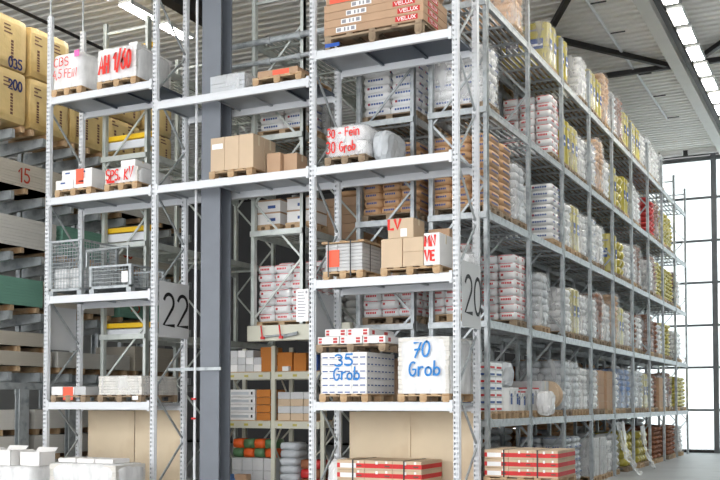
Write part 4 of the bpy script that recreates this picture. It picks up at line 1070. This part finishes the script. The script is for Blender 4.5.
# floor level of the low shelf
for i in range(4):
    for q in range(3): carton(-12.16+.27*i,HY+.35,q*.27,.262,.5,.266,'grey carton, %s column, %s tier, floor under the low shelf'%(ORD[i],ORD[q]),'carton_grey',group='grey cartons under the low shelf')
    for q in range(2):
        me=bag_mesh(.262,.5,.2,('bag_green','bag_orange')[(i+q)%2],())
        o=link('package',me,None,(-12.16+.27*i,HY+.35,.812+q*.2)); tag(o,'%s package, %s column, %s tier, on the grey cartons under the shelf'%(('green','orange')[(i+q)%2],ORD[i],('lower','upper')[q]),'package','green and orange packages')
bags(-10.86,HY+.3,0,.45,.5,7,.165,'bag_grey',(),(),'pale bag, %s layer, %s, in the pile beside the shelf post, passage floor','pale bags under the low shelf',1,1,True,seed=3)
for i in range(2):
    for q in range(4):
        o=link('package',bag_mesh(.24,.45,.2,('bag_red','bag_dark_brown')[(i+q)%2],()),None,(-10.46+.25*i,HY+.3,q*.2)); tag(o,'%s package, %s column, %s tier, beside the pale bags in the passage'%(('red','dark brown')[(i+q)%2],ORD[i],ORD[q]),'package','red and brown packages')
o=link('sack',crumple(.5,.5,.5,'bag_blue',31),None,(-12.0,HY-.6,0)); tag(o,'crumpled blue and white sack on the passage floor','sack')
for i in range(3):
    o=carton(-11.62+.1*i,HY-.5-.2*i,0 ,.3,.18,.5-.12*i,'cut-open brown carton on the passage floor, %s of three'%ORD[i],'cardboard',tape=False)

# ================================================================== CANTILEVER RACK WITH BOARDS
GX=-17.75; t=thing('cantilever_rack','grey cantilever rack loaded with plasterboard beyond bay 22','rack',(GX,15.1,0))
GA=[7.75,6.42,5.12,3.85,2.55]
for k in range(9):
    y=.0+.92*k
    if k%2==0:
        link('column',cached('gc',lambda: MB().box(-.12,-.10,-.11,.11,0,10.4).box(.10,.12,-.11,.11,0,10.4).box(-.1,.1,-.012,.012,0,10.4).mesh('column','galvanised')),t,(0,y,0))
        link('base',cached('gb',lambda: MB().box(.12,1.5,-.1,.1,0,.16).mesh('base','galvanised')),t,(0,y,0))
    else: link('post',cached('gp',lambda: MB().box(-.06,.06,-.05,.05,2.2,8.2).mesh('post','galvanised')),t,(0,y,0))
    for z in GA:
        ar=link('arm',cached('ga',lambda: (lambda b:(b.face([(.12,-.05,-.2),(1.6,-.05,-.08),(1.6,-.05,.1),(.12,-.05,.1)]),b.face([(.12,.05,-.2),(.12,.05,.1),(1.6,.05,.1),(1.6,.05,-.08)]),b.face([(.12,-.05,.1),(1.6,-.05,.1),(1.6,.05,.1),(.12,.05,.1)]),b.face([(.12,-.05,-.2),(.12,.05,-.2),(1.6,.05,-.08),(1.6,-.05,-.08)]),b.face([(1.6,-.05,-.08),(1.6,.05,-.08),(1.6,.05,.1),(1.6,-.05,.1)]))and b)(MB()).mesh('arm','galvanised')),t,(0,y,z))
for y_ in (1.23,2.75,4.6): link('post',MB().box(1.58,1.60,-.14,.14,0,2.28).box(1.69,1.71,-.14,.14,0,2.28).box(1.60,1.69,-.012,.012,0,2.28).mesh('post','galvanised'),t,(0,y_,0))
link('front_rail',MB().box(1.58,1.70,-.6,7.4,2.28,2.42).mesh('front_rail','galvanised'),t)
link('rail',MB().box(-.05,.05,0,7.4,2.3,2.42).box(-.05,.05,0,7.4,9.9,10.0).mesh('rail','galvanised'),t)
def boards(y0,y1,z0,z1,m,label,bn=.12,n=9,text=None,th=.3,tp=(.6,.2),tm='marker_rust',seed=1):
    L=y1-y0
    o=link('board_stack',slab_stack(1.25,L,z1-z0,n,m,.004,seed),None,(-16.82,(y0+y1)/2,z0)); tag(o,label,'board stack','board stacks')
    for q in range(4): link('bearer',boxmesh(1.2,.1,bn-.002,'pallet_wood'),o,(0,-L/2+.12+(L-.24)*q/3,-bn))
    if text: lettering(o,'marker_lettering',[text],th,.045,(.632,-L/2+tp[0],tp[1]*(z1-z0)),tm,u=YU,nrm=(1,0,0),wob=.05)
    return o
boards(14.5,17.55,6.66,7.19,'board_greige','beige board stack marked 15 in rust red',text='15',tp=(1.72,.22))
boards(17.72,19.3,6.66,7.16,'board_greige','beige board stack marked 5 behind bay 22 above the green boards',text='5',tp=(.2,.2))
boards(19.5,22.2,6.66,7.2,'board_pale','pale board stack at arm height furthest along the upper arms')
boards(14.5,17.4,5.36,6.0,'board_pale','pale grey board stack below the one marked 15')
boards(17.6,19.2,5.36,6.02,'board_green','green board stack seen behind the mesh container')
boards(19.4,22.2,5.36,6.0,'board_greige','beige board stack marked 05 behind bay 22',text='05',tp=(.3,.35))
boards(14.5,17.0,4.09,4.68,'board_green','green board stack left of frame 22, below the pale boards')
boards(17.2,19.4,4.09,4.7,'board_greige','beige board stack behind the mesh containers, lower arms')
boards(19.6,22.2,4.09,4.66,'board_green','green board stack marked 75, lower arms, far end',text='75',tp=(.4,.3))
boards(14.5,17.3,2.79,3.10,'board_greige','lower of two beige board stacks on the lowest arms, near end')
boards(14.5,17.3,3.22,3.52,'board_greige','upper of two beige board stacks on the lowest arms, near end')
boards(17.5,20.0,2.79,3.15,'board_pale','pale board stack on the lowest arms behind bay 22')
boards(20.2,22.3,2.79,3.4,'board_greige','beige board stack on the lowest arms, far end')
for k,(a,c) in enumerate(((14.5,16.6),(16.8,19.0),(19.2,21.6))):
    for q in range(3): boards(a,c,.30+q*.56,.72+q*.56,'board_pale','pale board stack on the floor under the arms, %s pile, %s tier'%(ORD[k],ORD[q]),bn=.13)
# gold wool packs on top
def wool_print():
    b=MB(); rng=random.Random(4)
    for yy in (-.42,-.1,.3):
        z=.12
        while z<.55: hh=rng.uniform(.03,.06); b.box(0,.004,yy,yy+.07,z,z+hh); z+=hh+.02
    for zz in (.7,.78,.86): b.box(0,.004,-.5,-.5+rng.uniform(.1,.25),zz,zz+.03); b.box(0,.004,.1,.1+rng.uniform(.1,.25),zz,zz+.03)
    return b.mesh('print','print_brown')
def wool(y0,y1,z0,z1,label,txt=None):
    t=thing('insulation_pack',label,'insulation',(-16.82,(y0+y1)/2,z0),0,'gold insulation packs'); w=1.22; d=y1-y0; h=z1-z0
    for k in range(2):
        for j in range(1):
            me=cached(('wool',round(d,2),round(h,2)),lambda: MB().pillow(0,0,h/4,w,d-.01,h/2*1.0,e=18,nx=8,ny=8,nz=8).mesh('bale','foil_gold',False))
            bl=link('bale',me,t,(0,0,k*h/2))
            link('print',cached(('wp',round(d,2)),lambda: wool_print()),bl,(w/2+.001,0,.05))
    if txt: lettering(t,'marker_lettering',txt,.2,.045,(w/2+.012,d/2-.56,h*.52),'marker_navy',u=YU,nrm=(1,0,0),wob=.05,leading=2.4)
    return t
for k,(a,c) in enumerate(((14.9,16.47),(16.56,17.80),(17.84,19.06),(19.16,20.4),(20.5,21.7))):
    tall=10.3 if k<2 else 9.9
    wt=wool(a,c,8.0,tall,['gold film insulation pack marked 035 200 in navy','gold film insulation pack right of the one marked 035','gold insulation pack behind the stack marked AH 1/60','gold insulation pack fourth along the cantilever top','gold insulation pack at the far end of the cantilever top'][k],['035','200'] if k==0 else None)
    for q in range(3):
        link('bearer',boxmesh(1.2,.1,.13,'pallet_wood'),wt,(0,-(c-a)/2+.1+(c-a-.2)*q/2,-.138))
